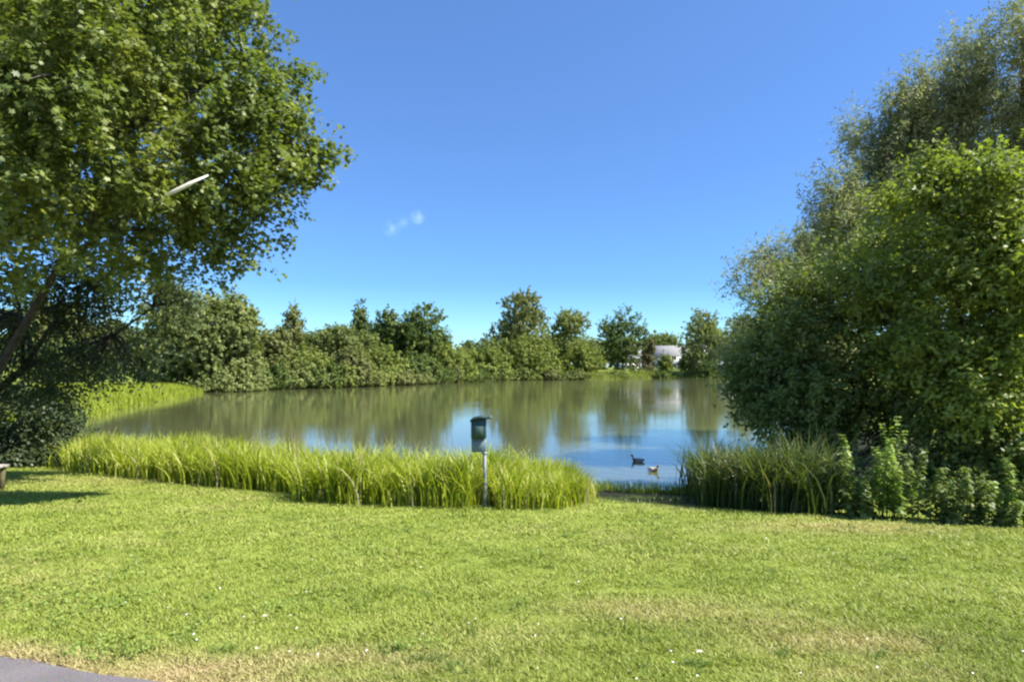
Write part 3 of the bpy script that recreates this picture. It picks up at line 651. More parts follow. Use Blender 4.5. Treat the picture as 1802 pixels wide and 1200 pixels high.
# pale seed heads above the reeds
def seed_heads(n, pxr, Yr, hz, seed, label):
    g = np.random.default_rng(seed)
    Y = Yr[0] + g.random(n) * (Yr[1] - Yr[0]); px = pxr[0] + g.random(n) * (pxr[1] - pxr[0])
    X = (px - 901) / F * Y; base = height(X, Y)
    st = blades('stems', X, Y, np.full(n, 1.0) * (hz + g.random(n) * .25), .14, .006, M_SEED, seed + 1)
    return st
sd1 = seed_heads(260, (430, 800), (12.6, 14.4), 1.05, 41, ''); sd1.name = 'grass_stems'
tag(sd1, 'pale thin seed stems standing above the reeds before the water', 'grass', kind='stuff')

# reeds at the foot of the right bush, coloured dark for its shade
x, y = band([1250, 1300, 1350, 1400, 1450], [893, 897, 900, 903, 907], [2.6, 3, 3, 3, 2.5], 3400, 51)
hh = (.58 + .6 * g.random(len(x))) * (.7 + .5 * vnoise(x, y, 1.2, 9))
reed3 = blades('reed_bed', x, y, hh, .55, .024, M_REED_SHADE, 52, dry=(g.random(len(x)) < .07) * .9)
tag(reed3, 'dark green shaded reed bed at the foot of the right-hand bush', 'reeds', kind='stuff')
# short sedge around the little landing
x, y = band([1020, 1060, 1100, 1150, 1200, 1240], [872, 862, 866, 868, 868, 872], [.8, .7, .5, .4, .4, .6], 900, 55, .1)
tag(blades('sedge', x, y, .12 + .2 * g.random(len(x)), .5, .012, M_REED, 56), 'short green sedge tufts edging the open landing by the water', 'grass', kind='stuff')

x = LANDING[0] + g.normal(size=1500) * .75; y = LANDING[1] + .1 + g.normal(size=1500) * .42  # dark blades carry on the shade painted over the landing
tag(blades('landing_shade_sedge', x, y, .03 + .07 * g.random(1500), .9, .012, M_REED_SHADE, 57, seg=2), 'sparse short grass on the muddy landing by the water, coloured dark as shade', 'grass', kind='stuff')

# ---------------------------------------------------------------- lawn blades
LE = [(-200, 815), (0, 822), (110, 824), (200, 838), (300, 850), (400, 863), (520, 880), (700, 890), (860, 897), (1000, 893), (1060, 880), (1100, 889), (1150, 893), (1250, 899), (1400, 905), (1600, 916), (1802, 928), (2000, 940)]
LEg = np.array([ground_at(a, b) for a, b in LE]); LEr = LEg[:, 0] / LEg[:, 1]
g = np.random.default_rng(61)
N = 520000
# radial density falls off with distance
u = g.random(N * 2); ry = 3.0 / (1 - u * (1 - 3.0 / 19.5))
ang = (g.random(N * 2) * 2 - 1) * .88; rx = ang * ry
lim = np.interp(ang, LEr, LEg[:, 1]) + .25
k = (ry < lim) & (ry > path_y(rx) + .0)
rx, ry = rx[k][:N], ry[k][:N]
dr = dryness(rx, ry)
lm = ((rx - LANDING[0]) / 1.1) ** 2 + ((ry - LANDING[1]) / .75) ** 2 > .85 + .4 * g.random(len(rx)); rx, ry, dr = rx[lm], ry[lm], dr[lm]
bare = g.random(len(rx)) < dr * .55
rx, ry, dr = rx[~bare], ry[~bare], dr[~bare]
tuft = vnoise(rx, ry, 6, 12) * .7 + vnoise(rx, ry, 1.5, 13) * .3
hl = (.022 + .030 * g.random(len(rx))) * (.6 + .8 * tuft) * (1 + ry * .03)
wd = (.0042 + .0012 * ry) * (.7 + .6 * g.random(len(rx)))
dd = np.clip(dr * 1.0 + (g.random(len(rx)) < .06) * .5, 0, 1)
lawn = blades('lawn_grass', rx, ry, hl, .9, wd, M_GRASS, 62, seg=2, dry=dd, wilt=.3)
tag(lawn, 'short mown bright green lawn grass sloping to the pond', 'grass', kind='stuff')
# clover and plantain leaves lying in the lawn
N = 26000
u = g.random(N); ry = 3.1 / (1 - u * (1 - 3.1 / 9)); ang = (g.random(N) * 2 - 1) * .85; rx = ang * ry
k = (vnoise(rx, ry, 1.2, 21) + .4 * vnoise(rx, ry, 4, 22) > .98) & (ry > path_y(rx) + .1); rx, ry = rx[k], ry[k]
cz = height(rx, ry) + .015 + .03 * g.random(len(rx))
M_CLOVER = leafmat('clover_leaf', [(.14, .20, .035), (.19, .26, .05), (.26, .31, .08)], .3, .5, 3)
nr = g.normal(size=(len(rx), 3)) * .35 + [0, 0, 1]
cl = leaves('clover', np.stack([rx, ry, cz], 1), nr, .016 + .014 * g.random(len(rx)), 'clump', M_CLOVER, None, (0, 0, 0), g)
tag(cl, 'darker clover patches scattered in the near lawn', 'clover', kind='stuff')
# coarse darker tufts in the near lawn
g = np.random.default_rng(91)
tx, ty = [], []
for i in range(120):
    Y = 3.6 + 6 * g.random() ** 1.3; X = (g.random() * 2 - 1) * .8 * Y
    if Y < path_y(X) + .25: continue
    m_ = g.integers(10, 30); tx.append(X + g.normal(size=m_) * .035); ty.append(Y + g.normal(size=m_) * .035)
for (a, b) in ((760, 1163), (800, 1178), (1230, 1172), (690, 1150), (330, 1130), (395, 1150)):
    q = ground_at(a, b); tx.append(q[0] + g.normal(size=60) * .05); ty.append(q[1] + g.normal(size=60) * .035)
tx, ty = np.concatenate(tx), np.concatenate(ty)
M_TUFT = leafmat('tuft_blade', [(.07, .12, .02), (.12, .18, .03), (.19, .25, .05)], .35, .45, 3)
tag(blades('grass_tufts', tx, ty, .05 + .05 * g.random(len(tx)), 1.1, .008, M_TUFT, 92, seg=3), 'coarser darker green tufts scattered in the near lawn', 'grass', kind='stuff')
# daisies
N = 75
ry = 3.4 + 4.5 * g.random(N) ** 1.6; rx = (g.random(N) * 2 - 1) * .8 * ry
k = (ry > path_y(rx) + .3) & (vnoise(rx, ry, 1.0, 25) > .45); rx, ry = rx[k], ry[k]
M_DAISY = simple('white_petal', (.8, .8, .74), .6, .05, 5)
dz = height(rx, ry) + .045
da = leaves('daisies', np.stack([rx, ry, dz], 1), g.normal(size=(len(rx), 3)) * .25 + [0, -.3, 1], np.full(len(rx), .0125), 'clump', M_DAISY, None, (0, 0, 0), g)
tag(da, 'tiny white daisies dotted over the near lawn', 'flowers', kind='stuff')

# ---------------------------------------------------------------- meadow and bank growth on the far shores
def shore_scatter(i0, i1, n, dmin, dmax, seed):
    g = np.random.default_rng(seed); P = LAKE[i0:i1 + 1]
    seg = np.hypot(*(P[1:] - P[:-1]).T); i = g.choice(len(seg), n, p=seg / seg.sum()); f = g.random(n)
    q = P[i] * (1 - f[:, None]) + P[i + 1] * f[:, None]; d = P[i + 1] - P[i]; d = d / np.hypot(*d.T)[:, None]
    nr_ = np.stack([d[:, 1], -d[:, 0]], 1); r_ = dmin + (dmax - dmin) * g.random(n)
    return q[:, 0] + nr_[:, 0] * r_, q[:, 1] + nr_[:, 1] * r_
M_BANK = leafmat('bank_blade', [(.12, .155, .03), (.18, .215, .045), (.27, .28, .075)], .4, .6, .3, (1.1, 1.15, .5))
x, y = shore_scatter(26, 31, 26000, -.3, 14, 71)
if lake_d(x, y).mean() < 0: x, y = shore_scatter(26, 31, 26000, .3, -14, 71)
k = lake_d(x, y) > -.4; x, y = x[k], y[k]
tag(blades('tall_grass', x, y, .3 + .45 * np.random.default_rng(1).random(len(x)), .4, .05, M_MEADOW, 72, seg=2), 'bright green tall grass on the left bank of the pond', 'grass', kind='stuff')
x, y = shore_scatter(15, 26, 26000, .5, -7, 73)
if lake_d(x, y).mean() < 0: x, y = shore_scatter(15, 26, 26000, -.5, 7, 73)
k = (lake_d(x, y) > -.6) & ((x / y > .08) | (rng.random(len(x)) < .25)); x, y = x[k], y[k]
tag(blades('bank_grass', x, y, (.25 + .6 * np.random.default_rng(2).random(len(x))), .4, .11, M_BANK, 74, seg=2), 'grassy fringe along the far shore under the trees', 'grass', kind='stuff')

# ---------------------------------------------------------------- far trees (px, top py, half width px, distance, kind, material ...)
def FT(name, label, cat, px, top, hw, D, kind, mat, group, leaf=.5, n=2600, **kw):
    X = (px - 901) / F * D; z = gz(X, D); H = CAMZ + (HOR - top) / F * D - z
    return far_tree(name, label, cat, group, np.array([X, D, z]), H, hw / F * D, kind, mat, leaf, n, **kw)
GL, GF = 'trees along the left shore', 'trees on the far shore'
FT('round_tree', 'broad grey-green tree with its crown reaching the ground, largest on the left shore', 'tree', 345, 515, 95, 80, 'round', M_FARG, GL, .42, 8000)
FT('round_tree', 'greener crown on the right shoulder of the broad left shore tree', 'tree', 415, 530, 42, 79, 'column', M_FARG, GL, .40, 4200)
FT('bush', 'grey-green bush at the waterline below the broad left shore tree', 'bush', 400, 640, 60, 77, 'bush', M_FARG, GL, .35, 2600)
FT('bush', 'dark bush in the shade right of the pale birch stems', 'bush', 300, 625, 55, 84, 'bush', M_FARD, GL, .4, 2600)
FT('birch_tree', 'slim tree with pale bare stems at the back of the left meadow', 'tree', 205, 560, 50, 82, 'round', M_FARB, GL, .36, 2200, bark=BARK_PALE, stems=3)
FT('bush', 'wide mid-green bush behind the left meadow beside the birch stems', 'bush', 130, 600, 90, 95, 'bush', M_FARD, GL, .45, 3600)
FT('conifer_tree', 'pointed dark conifer standing alone above the yellow-green bushes', 'tree', 517, 538, 44, 108, 'cone', M_FARB, GL, .42, 3600)
FT('bush', 'pale olive bush right of the broad left shore tree', 'bush', 478, 590, 42, 90, 'bush', M_FARB, GL, .4, 3000)
FT('bush', 'bright yellow-green bush below the pointed conifer', 'bush', 535, 610, 50, 92, 'bush', M_FARY, GL, .4, 3200)
FT('tree', 'mid-green tree between the conifer and the taller pointed tree', 'tree', 592, 578, 40, 112, 'round', M_FARG, GL, .45, 3000)
FT('bush', 'brownish olive bush on the shore left of centre', 'bush', 618, 620, 48, 96, 'bush', M_FARB, GL, .4, 2800)
FT('pointed_tree', 'slender pointed blue-green tree left of centre', 'tree', 635, 530, 33, 128, 'cone', M_FARD, GF, .5, 3000)
FT('pointed_tree', 'small spire-topped tree between the slender one and the dark round one', 'tree', 686, 550, 26, 130, 'column', M_FARD, GF, .5, 2600)
FT('round_tree', 'dark green round-topped tree left of the open sky gap', 'tree', 745, 538, 46, 132, 'round', M_FARD, GF, .5, 4600)
FT('bush', 'fresh green bush at the waterline under the pointed trees', 'bush', 672, 612, 50, 108, 'bush', M_FARY, GF, .42, 3000)
FT('bush', 'dark green bush at the waterline under the round-topped tree', 'bush', 735, 618, 42, 115, 'bush', M_FARD, GF, .42, 2800)
FT('bush', 'light green bush below the open sky gap', 'bush', 790, 608, 48, 128, 'bush', M_FARY, GF, .45, 3000)
FT('bush', 'olive bush in front of the domed tree', 'bush', 850, 612, 48, 145, 'bush', M_FARY, GF, .5, 3000)
FT('tree', 'mid-green tree filling the belt behind the brownish olive bush', 'tree', 560, 590, 40, 122, 'round', M_FARD, GF, .5, 2600)
FT('tree', 'pale grey-green tree just left of the dark round-topped tree', 'tree', 712, 575, 32, 136, 'round', M_FARG, GF, .5, 2600)
FT('bush', 'tall olive bush between the two pointed trees and the water', 'bush', 645, 585, 46, 118, 'bush', M_FARG, GF, .45, 3000)
FT('bush', 'mid-green bush closing the belt left of the domed tree', 'bush', 872, 598, 34, 160, 'bush', M_FARG, GF, .5, 2400)
FT('domed_tree', 'tallest domed tree in the middle of the far shore', 'tree', 914, 520, 56, 172, 'round', M_FARB, GF, .6, 5600)
FT('bush', 'large yellow-green bush at the foot of the domed tree', 'bush', 930, 590, 60, 160, 'bush', M_FARY, GF, .55, 3800)
FT('round_tree', 'bluish-green tree just right of the domed tree', 'tree', 1000, 545, 38, 176, 'round', M_FARG, GF, .55, 3400)
FT('bush', 'low olive bush sloping to the shore right of the bluish tree', 'bush', 1020, 600, 38, 168, 'bush', M_FARY, GF, .5, 2600)
FT('round_tree', 'greyish-green tree rising behind the roof of the white house', 'tree', 1172, 588, 34, 250, 'round', M_FARG, GF, .6, 2600)
FT('round_tree', 'low green tree closing the gap left of the dense dark tree', 'tree', 1048, 600, 24, 225, 'round', M_FARG, GF, .55, 2200)
FT('columnar_tree', 'dense dark round-headed tree alone left of the white house', 'tree', 1096, 547, 40, 186, 'round', M_FARD, GF, .5, 4600)
FT('narrow_tree', 'narrow dull olive tree at the gable of the white house', 'tree', 1141, 598, 13, 200, 'column', M_COPPER, GF, .5, 1600)
FT('bush', 'yellow-green bush in front of the white house', 'bush', 1172, 621, 14, 200, 'bush', M_FARY, GF, .4, 1400)
FT('round_tree', 'grey-green tree overhanging the right end of the white house', 'tree', 1236, 550, 44, 186, 'round', M_FARG, GF, .55, 4200)
FT('bush', 'mid-green bush hiding the right part of the white house', 'bush', 1215, 622, 22, 196, 'bush', M_FARD, GF, .45, 1600)
FT('round_tree', 'tree with a low crown beside the grey shed roof', 'tree', 1300, 560, 50, 190, 'round', M_FARG, GF, .55, 3800)
FT('bush', 'mid-green bush filling the corner right of the grey shed', 'bush', 1272, 612, 30, 205, 'bush', M_FARG, GF, .45, 2200)
FT('bush', 'dark shrub at the shore between the white house and the grey shed', 'bush', 1243, 632, 17, 178, 'bush', M_FARD, GF, .4, 1600)
FT('bush', 'low clipped bush on the far bank in front of the white van', 'bush', 1092, 655, 20, 166, 'bush', M_FARY, GF, .4, 1200)
FT('bush', 'low hedge-like bush on the shore below the white house', 'bush', 1165, 655, 16, 180, 'bush', M_FARD, GF, .4, 900)

# low bushes right at the waterline of the far shore
WG = 'low bushes along the waterline of the far shore'
rb = random.Random(9)
for i in range(34):
    px = 395 + i * 19 + rb.uniform(-6, 6)
    Y = np.arange(60, 200, .5); X_ = (px - 901) / F * Y; dd_ = lake_d(X_, Y); j_ = np.argmax((dd_ > .3) & (Y > 70))
    D = float(Y[j_]); X0 = float(X_[j_]); hw = rb.uniform(16, 30)
    if D < 65: continue
    far_tree('waterside_bush', 'low rounded bush at the waterline of the far shore', 'bush', WG, np.array([X0, D, gz(X0, D)]), rb.uniform(1.6, 3.4) * (1 if px < 900 else .6), hw / F * D, 'bush', [M_FARD, M_FARY, M_FARB, M_FARG][rb.randrange(4)], .38, 700, seed=200 + i)

# backdrop of trees further off
proto = {}
def copy_tree(o, parent=None):
    c = o.copy(); COL.objects.link(c); c.parent = parent
    for ch in [q for q in o.children]: copy_tree(ch, c)
    return c
BG = 'woodland trees far behind the pond'
protos = [far_tree('woodland_tree', 'distant woodland tree far behind the shore trees', 'tree', BG, np.array([-150., 260., gz(-150, 260)]), 17, 7.5, 'round', M_FARD, .85, 2600, seed=5),
          far_tree('woodland_tree', 'distant woodland tree far behind the shore trees', 'tree', BG, np.array([-120., 270., gz(-120, 270)]), 15, 7, 'round', M_FARG, .85, 2600, seed=6),
          far_tree('woodland_tree', 'distant woodland tree far behind the shore trees', 'tree', BG, np.array([-90., 265., gz(-90, 265)]), 13, 6, 'bush', M_FARB, .85, 2400, seed=7)]
rd = random.Random(4)
spots = []
for i in range(90):
    a = -1.0 + 2.0 * i / 89 + rd.uniform(-.01, .01); D = rd.uniform(235, 300)
    spots.append((a * D, D))
for i in range(12): spots.append((-rd.uniform(62, 100), 60 + i * 13))
for i, (x, y) in enumerate(spots):
    c = copy_tree(protos[i % 3]); s_ = rd.uniform(.55, .8) if -.15 < x / y < .35 else rd.uniform(.75, 1.05)
    c.location = (x, y, gz(x, y)); c.rotation_euler = (0, 0, rd.uniform(0, 6.28)); c.scale = (s_ * 1.15, s_ * 1.15, s_)

# ---------------------------------------------------------------- houses, van, shed
M_WALL = simple('white_render', (.66, .67, .68), .85, .05, 1.5)
M_ROOF = simple('brown_tiles', (.30, .285, .27), .85, .12, 2.5)
M_ROOFG = simple('grey_roofing', (.30, .31, .31), .8, .12, 2)
M_GLASS = simple('window_glass', (.03, .04, .05), .08, .1, 1, spec=.8)
M_FRAME = simple('window_frame_white', (.75, .75, .73), .5, .05, 3)
M_DOOR = simple('door_paint', (.12, .15, .17), .5, .1, 3)
M_BRICK = simple('red_brick', (.30, .22, .18), .9, .15, 5)
def house(name, label, X, Y, L_, Dp, He, Hr, wall, roof, nwin, rz=0):
    z = gz(X, Y)
    h = empty(name, (X, Y, z), label, 'house', rz=rz)
    mb = MB(); mb.box((0, 0, He / 2 - .3), (L_, Dp, He + .6))
    mb.add([(-L_ / 2, -Dp / 2, He), (-L_ / 2, Dp / 2, He), (-L_ / 2, 0, He + Hr - .05), (L_ / 2, -Dp / 2, He), (L_ / 2, Dp / 2, He), (L_ / 2, 0, He + Hr - .05)], [(0, 2, 1), (3, 4, 5)])
    mb.build('wall', wall, h)
    mb = MB(); ov = .45; th = .22
    for s in (-1, 1):
        y1, z1 = s * (Dp / 2 + ov), He - Hr * ov / (Dp / 2); a = L_ / 2 + ov
        vs = [(-a, y1, z1), (a, y1, z1), (a, 0, He + Hr), (-a, 0, He + Hr)]
        vs += [(p[0], p[1], p[2] + th) for p in vs]
        mb.add(vs, [(0, 1, 2, 3), (7, 6, 5, 4), (0, 4, 5, 1), (1, 5, 6, 2), (3, 7, 4, 0)])
    rf = mb.build('roof', roof, h)
    c = MB(); c.box((L_ * .22, 1.0, He + Hr * .85), (.7, .7, 1.6)); c.box((L_ * .22, 1.0, He + Hr * .85 + .85), (.85, .85, .12)); c.build('chimney', M_BRICK, rf)
    rows = [1.5] if He < 4 else [1.5, 4.0]
    for zz in rows:
        for i in range(nwin):
            xx = -L_ / 2 + L_ * (i + .5) / nwin
            if zz < 2 and i == nwin // 2:
                d = MB(); d.box((xx, -Dp / 2 - .03, 1.05), (1.0, .08, 2.1)).build('door', M_DOOR, h); continue
            fr = MB()
            for q in ((0, .65, 1.4, .1), (0, -.65, 1.4, .1)): fr.box((xx + q[0], -Dp / 2 - .04, zz + q[1]), (q[2], .1, q[3]))
            for q in (-.65, 0, .65): fr.box((xx + q, -Dp / 2 - .042, zz), (.09, .1, 1.2))
            w_ = fr.build('window', M_FRAME, h)
            gl = MB(); gl.box((xx, -Dp / 2 - .015, zz), (1.3, .04, 1.28)); gl.build('pane', M_GLASS, w_)
    return h
def XD(px, D): return (px - 901) / F * D
house('white_house', 'long white rendered house with grey-brown roof behind the far bank', XD(1192, 214), 214, 17, 8, 4.6, 3.0, M_WALL, M_ROOF, 6, R(-8))
house('brick_house', 'smaller grey-brown house partly hidden behind the dense dark tree', XD(1120, 232), 232, 12, 8, 4.2, 4.6, M_BRICK, M_ROOF, 3, R(10))
sx, sy = XD(1279, 184), 184
sh = empty('boat_shed', (sx, sy, gz(sx, sy)), 'low shed with grey roof and dark open front at the far right shore', 'shed')
mb = MB(); mb.box((0, 2, 1.1), (7, .15, 2.4)); mb.box((-3.42, 0, 1.1), (.16, 3.84, 2.4)); mb.box((3.42, 0, 1.1), (.16, 3.84, 2.4)); mb.build('wall', simple('dark_boards', (.05, .045, .04), .9, .2, 3), sh)
mb = MB(); mb.add([(-3.9, -2.6, 2.3), (3.9, -2.6, 2.3), (3.9, 2.5, 3.9), (-3.9, 2.5, 3.9), (-3.9, -2.6, 2.5), (3.9, -2.6, 2.5), (3.9, 2.5, 4.1), (-3.9, 2.5, 4.1)], [(3, 2, 1, 0), (4, 5, 6, 7), (0, 1, 5, 4), (1, 2, 6, 5), (2, 3, 7, 6), (3, 0, 4, 7)]); mb.build('roof', M_ROOFG, sh)
for q in (-3.3, 0, 3.3): MB().tube([(q, -2.3, -.2), (q, -2.3, 2.35)], .09, 8).build('post', BARK_DARK, sh)

# parked white van on the far bank
M_WHITE = simple('white_paint', (.8, .8, .8), .3, .02, 2, spec=.6)
M_TYRE = simple('tyre_rubber', (.02, .02, .02), .8, .1, 5)
M_RIM = simple('wheel_rim', (.4, .4, .42), .35, .1, 5, metal=.8)
vx, vy = XD(1107, 192), 192
van = empty('parked_van', (vx, vy, gz(vx, vy)), 'white van parked on the grass under the dense dark tree', 'van', rz=R(6))
prof = [(-2.6, .35), (2.45, .35), (2.6, .6), (2.55, 1.05), (1.9, 1.25), (1.35, 2.05), (1.0, 2.18), (-2.45, 2.2), (-2.62, 2.0), (-2.65, .6)]
k = len(prof); mb = MB()
vs = []
for yy, ins in ((-.95, 0), (-.85, 0), (.85, 0), (.95, 0)):
    for (a, b) in prof:
        sc = .97 if abs(yy) > .9 else 1
        vs.append((a * sc, yy, (b - 1.2) * sc + 1.2))
fs = [tuple(range(k)), tuple(range(4 * k - 1, 3 * k - 1, -1))]
for r_ in range(3):
    for i in range(k):
        j = (i + 1) % k; fs.append((r_ * k + j, r_ * k + i, (r_ + 1) * k + i, (r_ + 1) * k + j))
mb.add(vs, fs).build('body', M_WHITE, van)
for s in (-1, 1):
    mb = MB(); mb.add([(1.15, s * .962, 1.3), (1.75, s * .962, 1.3), (1.3, s * .962, 1.95), (.45, s * .962, 1.95), (.45, s * .962, 1.3)], [(0, 1, 2, 3, 4)]); mb.build('side_window', M_GLASS, van)
mb = MB(); mb.add([(1.93, -.8, 1.27), (1.93, .8, 1.27), (1.42, .75, 2.03), (1.42, -.75, 2.03)], [(0, 1, 2, 3)]); mb.build('windscreen', M_GLASS, van)
for a in (-1.7, 1.65):
    for s in (-1, 1):
        w_ = MB().tube([(a, s * .98, .33), (a, s * .74, .33)], .33, 18).build('tyre', M_TYRE, None); w_.name = 'wheel'; w_.parent = van
        MB().tube([(a, s * .995, .33), (a, s * .9, .33)], .19, 12).build('rim', M_RIM, w_)
for s in (-1, 1): MB().box((2.6, s * .7, .85), (.06, .3, .2), bev=.02).build('headlight', M_GLASS, van)

# small white rowing boat drawn up at the right end of the far shore
bx_, by_ = XD(1309, 150), 150
boat = empty('rowing_boat', (bx_, by_, max(gz(bx_, by_), WATER_Z) + .05), 'small white rowing boat at the far right shore beside the grey shed', 'boat', rz=R(70))
mb = MB(); sec = []
for t in np.linspace(-1, 1, 11):
    w_ = .75 * (1 - abs(t) ** 2.6) + .02 + (.25 if t < -.9 else 0); kz = .12 * t * t
    sec.append([(t * 1.9, w_, .75 + kz), (t * 1.9, w_ * .8, .3), (t * 1.9, 0, kz * .8), (t * 1.9, -w_ * .8, .3), (t * 1.9, -w_, .75 + kz)])
vs = [q for s_ in sec for q in s_]; fs = []
for i in range(10):
    for j in range(4): fs.append((i * 5 + j, i * 5 + j + 1, i * 5 + 6 + j, i * 5 + 5 + j))
mb.add(vs, fs); mb.add([(a, b * .93, c + .02) for a, b, c in vs], [f[::-1] for f in fs]); mb.build('hull', M_WHITE, boat)
for q in (-.7, .5): MB().box((q, 0, .55), (.25, 1.2, .04)).build('thwart', simple('boat_wood', (.3, .2, .1), .6, .1, 4), boat)

# ---------------------------------------------------------------- the green box on its grey pole
M_POLE = simple('weathered_metal', (.30, .31, .30), .5, .12, 14, metal=.2)
M_GREEN = simple('dark_green_paint', (.018, .045, .038), .45, .2, 9, spec=.5)
M_GREY = simple('grey_plate', (.13, .18, .20), .45, .12, 7)
pb = PB; pY = pb[1]; s1 = pY / F
st = empty('waste_bag_station', tuple(pb), 'slim grey pole with a dark green lidded box, standing in the reeds', 'post')
topz = CAMZ - (733 - HOR) * s1 - pb[2]
MB().tube([(0, 0, -.35), (0.012, 0, .4), (-.004, 0, topz - .06)], .026, 12).build('pole', M_POLE, st, True)
bc = (843 - 852) * s1
bw, bh = 26 * s1, 33 * s1
bz_ = CAMZ - (754 - HOR) * s1 - pb[2]
bxo = MB().box((bc, -.10, bz_), (bw, .15, bh), bev=.014).box((bc, -.10, bz_ + bh / 2 + .002), (bw * .9, .14, .03), bev=.008).build('box', M_GREEN, st)
ins = MB(); ins.box((bc + .01, -.179, bz_ - .02), (bw * .5, .008, bh * .5), bev=.003).build('flap', simple('faded_green', (.045, .085, .07), .5, .15, 9), bxo)
# lid: curved cap with a lip thrust out to the right
mb = MB(); n = 9; vs = []
lz = bz_ + bh / 2 - .012
for j in range(n):
    t = j / (n - 1); x_ = bc - bw * .56 + t * bw * 1.45
    z_ = lz + .035 * math.sin(min(1, t / .72) * math.pi * .8) + (.012 if t > .85 else 0) - (.02 * (t < .08))
    for yy in (-.20, -.005): vs.append((x_, yy, z_)); vs.append((x_, yy, z_ + .03))
fs = []
for j in range(n - 1):
    a, b = j * 4, j * 4 + 4
    fs += [(a, a + 2, b + 2, b), (a + 1, b + 1, b + 3, a + 3), (a, b, b + 1, a + 1), (a + 2, a + 3, b + 3, b + 2)]
fs += [(0, 1, 3, 2), (n * 4 - 4, n * 4 - 2, n * 4 - 1, n * 4 - 3)]
mb.add(vs, fs).build('lid', M_GREEN, st)
pz = CAMZ - (782 - HOR) * s1 - pb[2]
MB().box((bc + .0, -.075, pz), (bw * .98, .05, 24 * s1), bev=.008).build('back_plate', M_GREY, st)
for q in (.10, .26): MB().box((0, -.028, bz_ - bh / 2 + .05 - q * 1.0), (.075, .05, .02)).build('clamp', M_POLE, st)

# ---------------------------------------------------------------- bench end at the left edge
M_PLANK = simple('weathered_plank', (.24, .22, .19), .85, .2, 12, bump=.3)
M_LEG = simple('dark_timber', (.075, .065, .025), .85, .2, 9)
bg_ = ground_at(9, 864)
be = empty('park_bench', (bg_[0] - .90, bg_[1], bg_[2]), 'weathered wooden bench cut off by the left edge of the frame', 'bench')
Hs = 40 / F * bg_[1]
for i in range(3):
    MB().box((0, -.02 + i * .15 - .1, Hs + .02), (1.62, .13, .045), bev=.008).build('seat_plank', M_PLANK, be)
for a in (-.72, .72):
    for yy in (-.12, .18):
        MB().tube([(a - .03, yy, -.1), (a + .01, yy, Hs)], .045, 8).build('leg', M_LEG, be)
MB().box((0, .03, Hs - .05), (1.4, .05, .07)).build('rail', M_LEG, be)

# ---------------------------------------------------------------- ducks
def col(n, c, r=.6): return simple(n, c, r, .15, 40)
def duck(name, label, px, py, rz, mats, s=1.0):
    D = (CAMZ - WATER_Z) * F / (py - HOR)
    d = empty(name, (XD(px, D), D, WATER_Z), label, 'duck', 'ducks swimming by the near shore', rz)
    # centre line from tail to forehead: (x, z, half width, half height, material)
    sec = [(-.30, .085, .008, .006, 4), (-.27, .08, .03, .018, 4), (-.22, .065, .062, .04, 3), (-.14, .05, .092, .068, 2), (-.05, .04, .108, .085, 2), (.04, .04, .105, .088, 2), (.11, .05, .086, .078, 1),
           (.155, .075, .060, .060, 1), (.178, .115, .040, .042, 1), (.188, .15, .031, .032, 5), (.192, .165, .030, .031, 0), (.198, .19, .033, .034, 0), (.212, .215, .036, .036, 0), (.236, .226, .033, .031, 0), (.258, .222, .022, .022, 0)]
    n = 14; vs = []; fs = []; mi = []
    for i, (x, z, w, h, m) in enumerate(sec):
        a = sec[max(0, i - 1)]; b = sec[min(len(sec) - 1, i + 1)]
        t = Vector((b[0] - a[0], 0, b[1] - a[1])).normalized(); up = Vector((-t.z, 0, t.x))
        for k in range(n):
            th = 2 * math.pi * k / n
            p_ = Vector((x, 0, z)) + Vector((0, 1, 0)) * (w * math.cos(th)) + up * (h * math.sin(th))
            vs.append(tuple(p_ * s))
    for i in range(len(sec) - 1):
        for k in range(n):
            j = (k + 1) % n; fs.append((i * n + k, (i + 1) * n + k, (i + 1) * n + j, i * n + j)); mi.append(sec[i + 1][4])
    fs.append(tuple(range(n))); mi.append(4); fs.append(tuple(range((len(sec) - 1) * n + n - 1, (len(sec) - 1) * n - 1, -1))); mi.append(0)
    body = mesh_np('body', vs, [i for f in fs for i in f], [len(f) for f in fs], mats, d, True, midx=mi)
    MB().tube([(.252 * s, 0, .220 * s), (.275 * s, 0, .213 * s), (.305 * s, 0, .206 * s)], [.016 * s, .015 * s, .010 * s], 8, sx=1.25).build('bill', mats[6], d, True)
    for sg in (-1, 1):
        MB().tube([(.08 * s, sg * .080 * s, .075 * s), (-.02 * s, sg * .092 * s, .085 * s), (-.14 * s, sg * .072 * s, .092 * s), (-.25 * s, sg * .028 * s, .10 * s)], [.022 * s, .044 * s, .034 * s, .008 * s], 8, sx=.45).build('wing', mats[7], d, True)
        MB().tube([(.228 * s, sg * .031 * s, .232 * s), (.228 * s, sg * .036 * s, .232 * s)], .005 * s, 8).build('eye', mats[8], d)
    return d
k_black = col('duck_black', (.012, .014, .013)); k_eye = col('duck_eye', (.01, .01, .01), .2)
drake = [col('drake_head', (.008, .03, .02), .35), col('drake_breast', (.09, .05, .035)), col('drake_flank', (.30, .29, .27)), col('drake_rump', (.05, .05, .05)), col('drake_tail', (.5, .5, .47)), col('neck_ring', (.75, .75, .72)), col('drake_bill', (.35, .32, .06), .4), col('drake_wing', (.22, .20, .18)), k_eye]
hen = [col('hen_head', (.16, .12, .07)), col('hen_breast', (.22, .16, .10)), col('hen_flank', (.50, .47, .38)), col('hen_rump', (.35, .31, .22)), col('hen_tail', (.66, .65, .55)), col('hen_neck', (.3, .24, .16)), col('hen_bill', (.25, .14, .04), .4), col('hen_wing', (.34, .30, .23)), k_eye]
duck('mallard_drake', 'duck with dark head and grey body swimming left, the further of the two', 1122, 812, R(150), drake, .74)
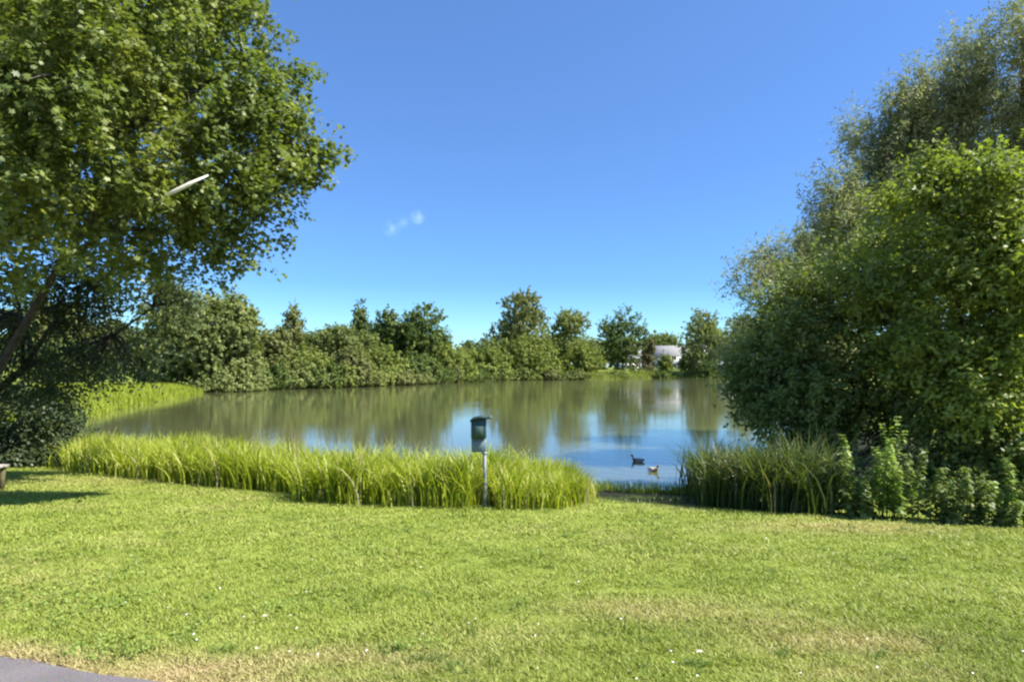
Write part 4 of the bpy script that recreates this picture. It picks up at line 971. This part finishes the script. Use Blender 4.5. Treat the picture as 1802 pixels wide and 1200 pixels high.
duck('mallard_hen', 'pale buff duck, the nearer of the two on the water', 1150, 829, R(-55), hen, .72)

# ---------------------------------------------------------------- leafy herbs before the right bushes
M_STALK = simple('green_stalk', (.10, .13, .04), .7, .15, 8)
def herb(px, py, Hh, seed, label, group, lm_):
    b = ground_at(px, py); g = np.random.default_rng(seed)
    t = empty('nettle_plant', tuple(b), label, 'plant', group)
    nst = 4; ms = MB(); C_ = []; N_ = []; S_ = []
    for s_ in range(nst):
        a = g.random() * 6.28; r_ = .05 + .05 * s_; hx = .92 * Hh * (1 - .13 * s_)
        x0, y0 = math.cos(a) * r_, math.sin(a) * r_; lx, ly = math.cos(a) * .14 * Hh, math.sin(a) * .14 * Hh
        pt = lambda q: Vector((x0 + lx * q * q, y0 + ly * q * q, hx * q))
        ms.tube([pt(0), pt(.3), pt(.6), pt(1)], [.008, .007, .005, .002], 6)
        for j in range(26):
            q = .12 + .88 * j / 25; c = pt(q); wl_ = (.10 * (1 - .5 * q) + .015) * (.7 + .6 * g.random())
            for w_ in range(3):
                aa = j * 1.57 + w_ * 2.09 + g.normal() * .3; o = Vector((math.cos(aa), math.sin(aa), 0))
                C_.append(tuple(c + o * wl_ * .55 + Vector((0, 0, -.01)))); N_.append((o.x * .45, o.y * .45, 1)); S_.append(wl_ * 1.15)
    ms.build('stem', M_STALK, t, True)
    leaves('leaves', np.array(C_), np.array(N_) + g.normal(size=(len(C_), 3)) * .25, np.array(S_), 'diamond', lm_, t, (0, 0, 0), g)
    return t
HG = 'leafy herbs growing in front of the right-hand bushes'
hl_ = [(1478, 905, 1.0, 'darker leafy herb beside the dark reeds, leftmost of the herbs'), (1512, 908, 1.15, 'pale green herb between the leftmost herb and the tallest one'),
       (1545, 910, 1.42, 'tallest upright bright green herb before the right-hand bushes'), (1580, 912, 1.3, 'second tallest bright herb just right of the tallest one'),
       (1612, 914, 1.0, 'darker bushy herb at the right end of the tall herb clump'), (1660, 918, .55, 'short dark herb right of the bright herb clump'),
       (1705, 921, .75, 'medium green herb standing alone before the shadowed bush'), (1745, 924, .6, 'low dark spreading herb near the right edge'), (1785, 926, .85, 'bright green herb closest to the right edge'), (1530, 914, .55, 'low dark herb at the foot of the tallest bright herb')]
for i, (a, b, c, l_) in enumerate(hl_): herb(a, b, c, 80 + i, l_, HG, M_NETTLE if i in (1, 2, 3, 8) else M_MID)

# a couple of pale fallen leaves on the grass
M_DRYLEAF = simple('dry_leaf', (.45, .42, .32), .7, .15, 30)
for (a, b, l_, s_) in ((1231, 1163, 'pale curled dry leaf on the near lawn right of centre', .020), (466, 1099, 'small whitish leaf on the near lawn left of centre', .020)):
    q = ground_at(a, b); mb = MB()
    mb.add([(-s_, 0, .0), (-.4 * s_, -.5 * s_, .25 * s_), (.5 * s_, -.45 * s_, .2 * s_), (s_, 0, .35 * s_), (.5 * s_, .45 * s_, .5 * s_), (-.4 * s_, .5 * s_, .45 * s_), (0, 0, .05 * s_)],
           [(0, 1, 6), (1, 2, 6), (2, 3, 6), (3, 4, 6), (4, 5, 6), (5, 0, 6)])
    o = mb.build('fallen_leaf', M_DRYLEAF); o.location = (q[0], q[1], q[2] + .05); tag(o, l_, 'leaf', 'fallen leaves on the lawn')
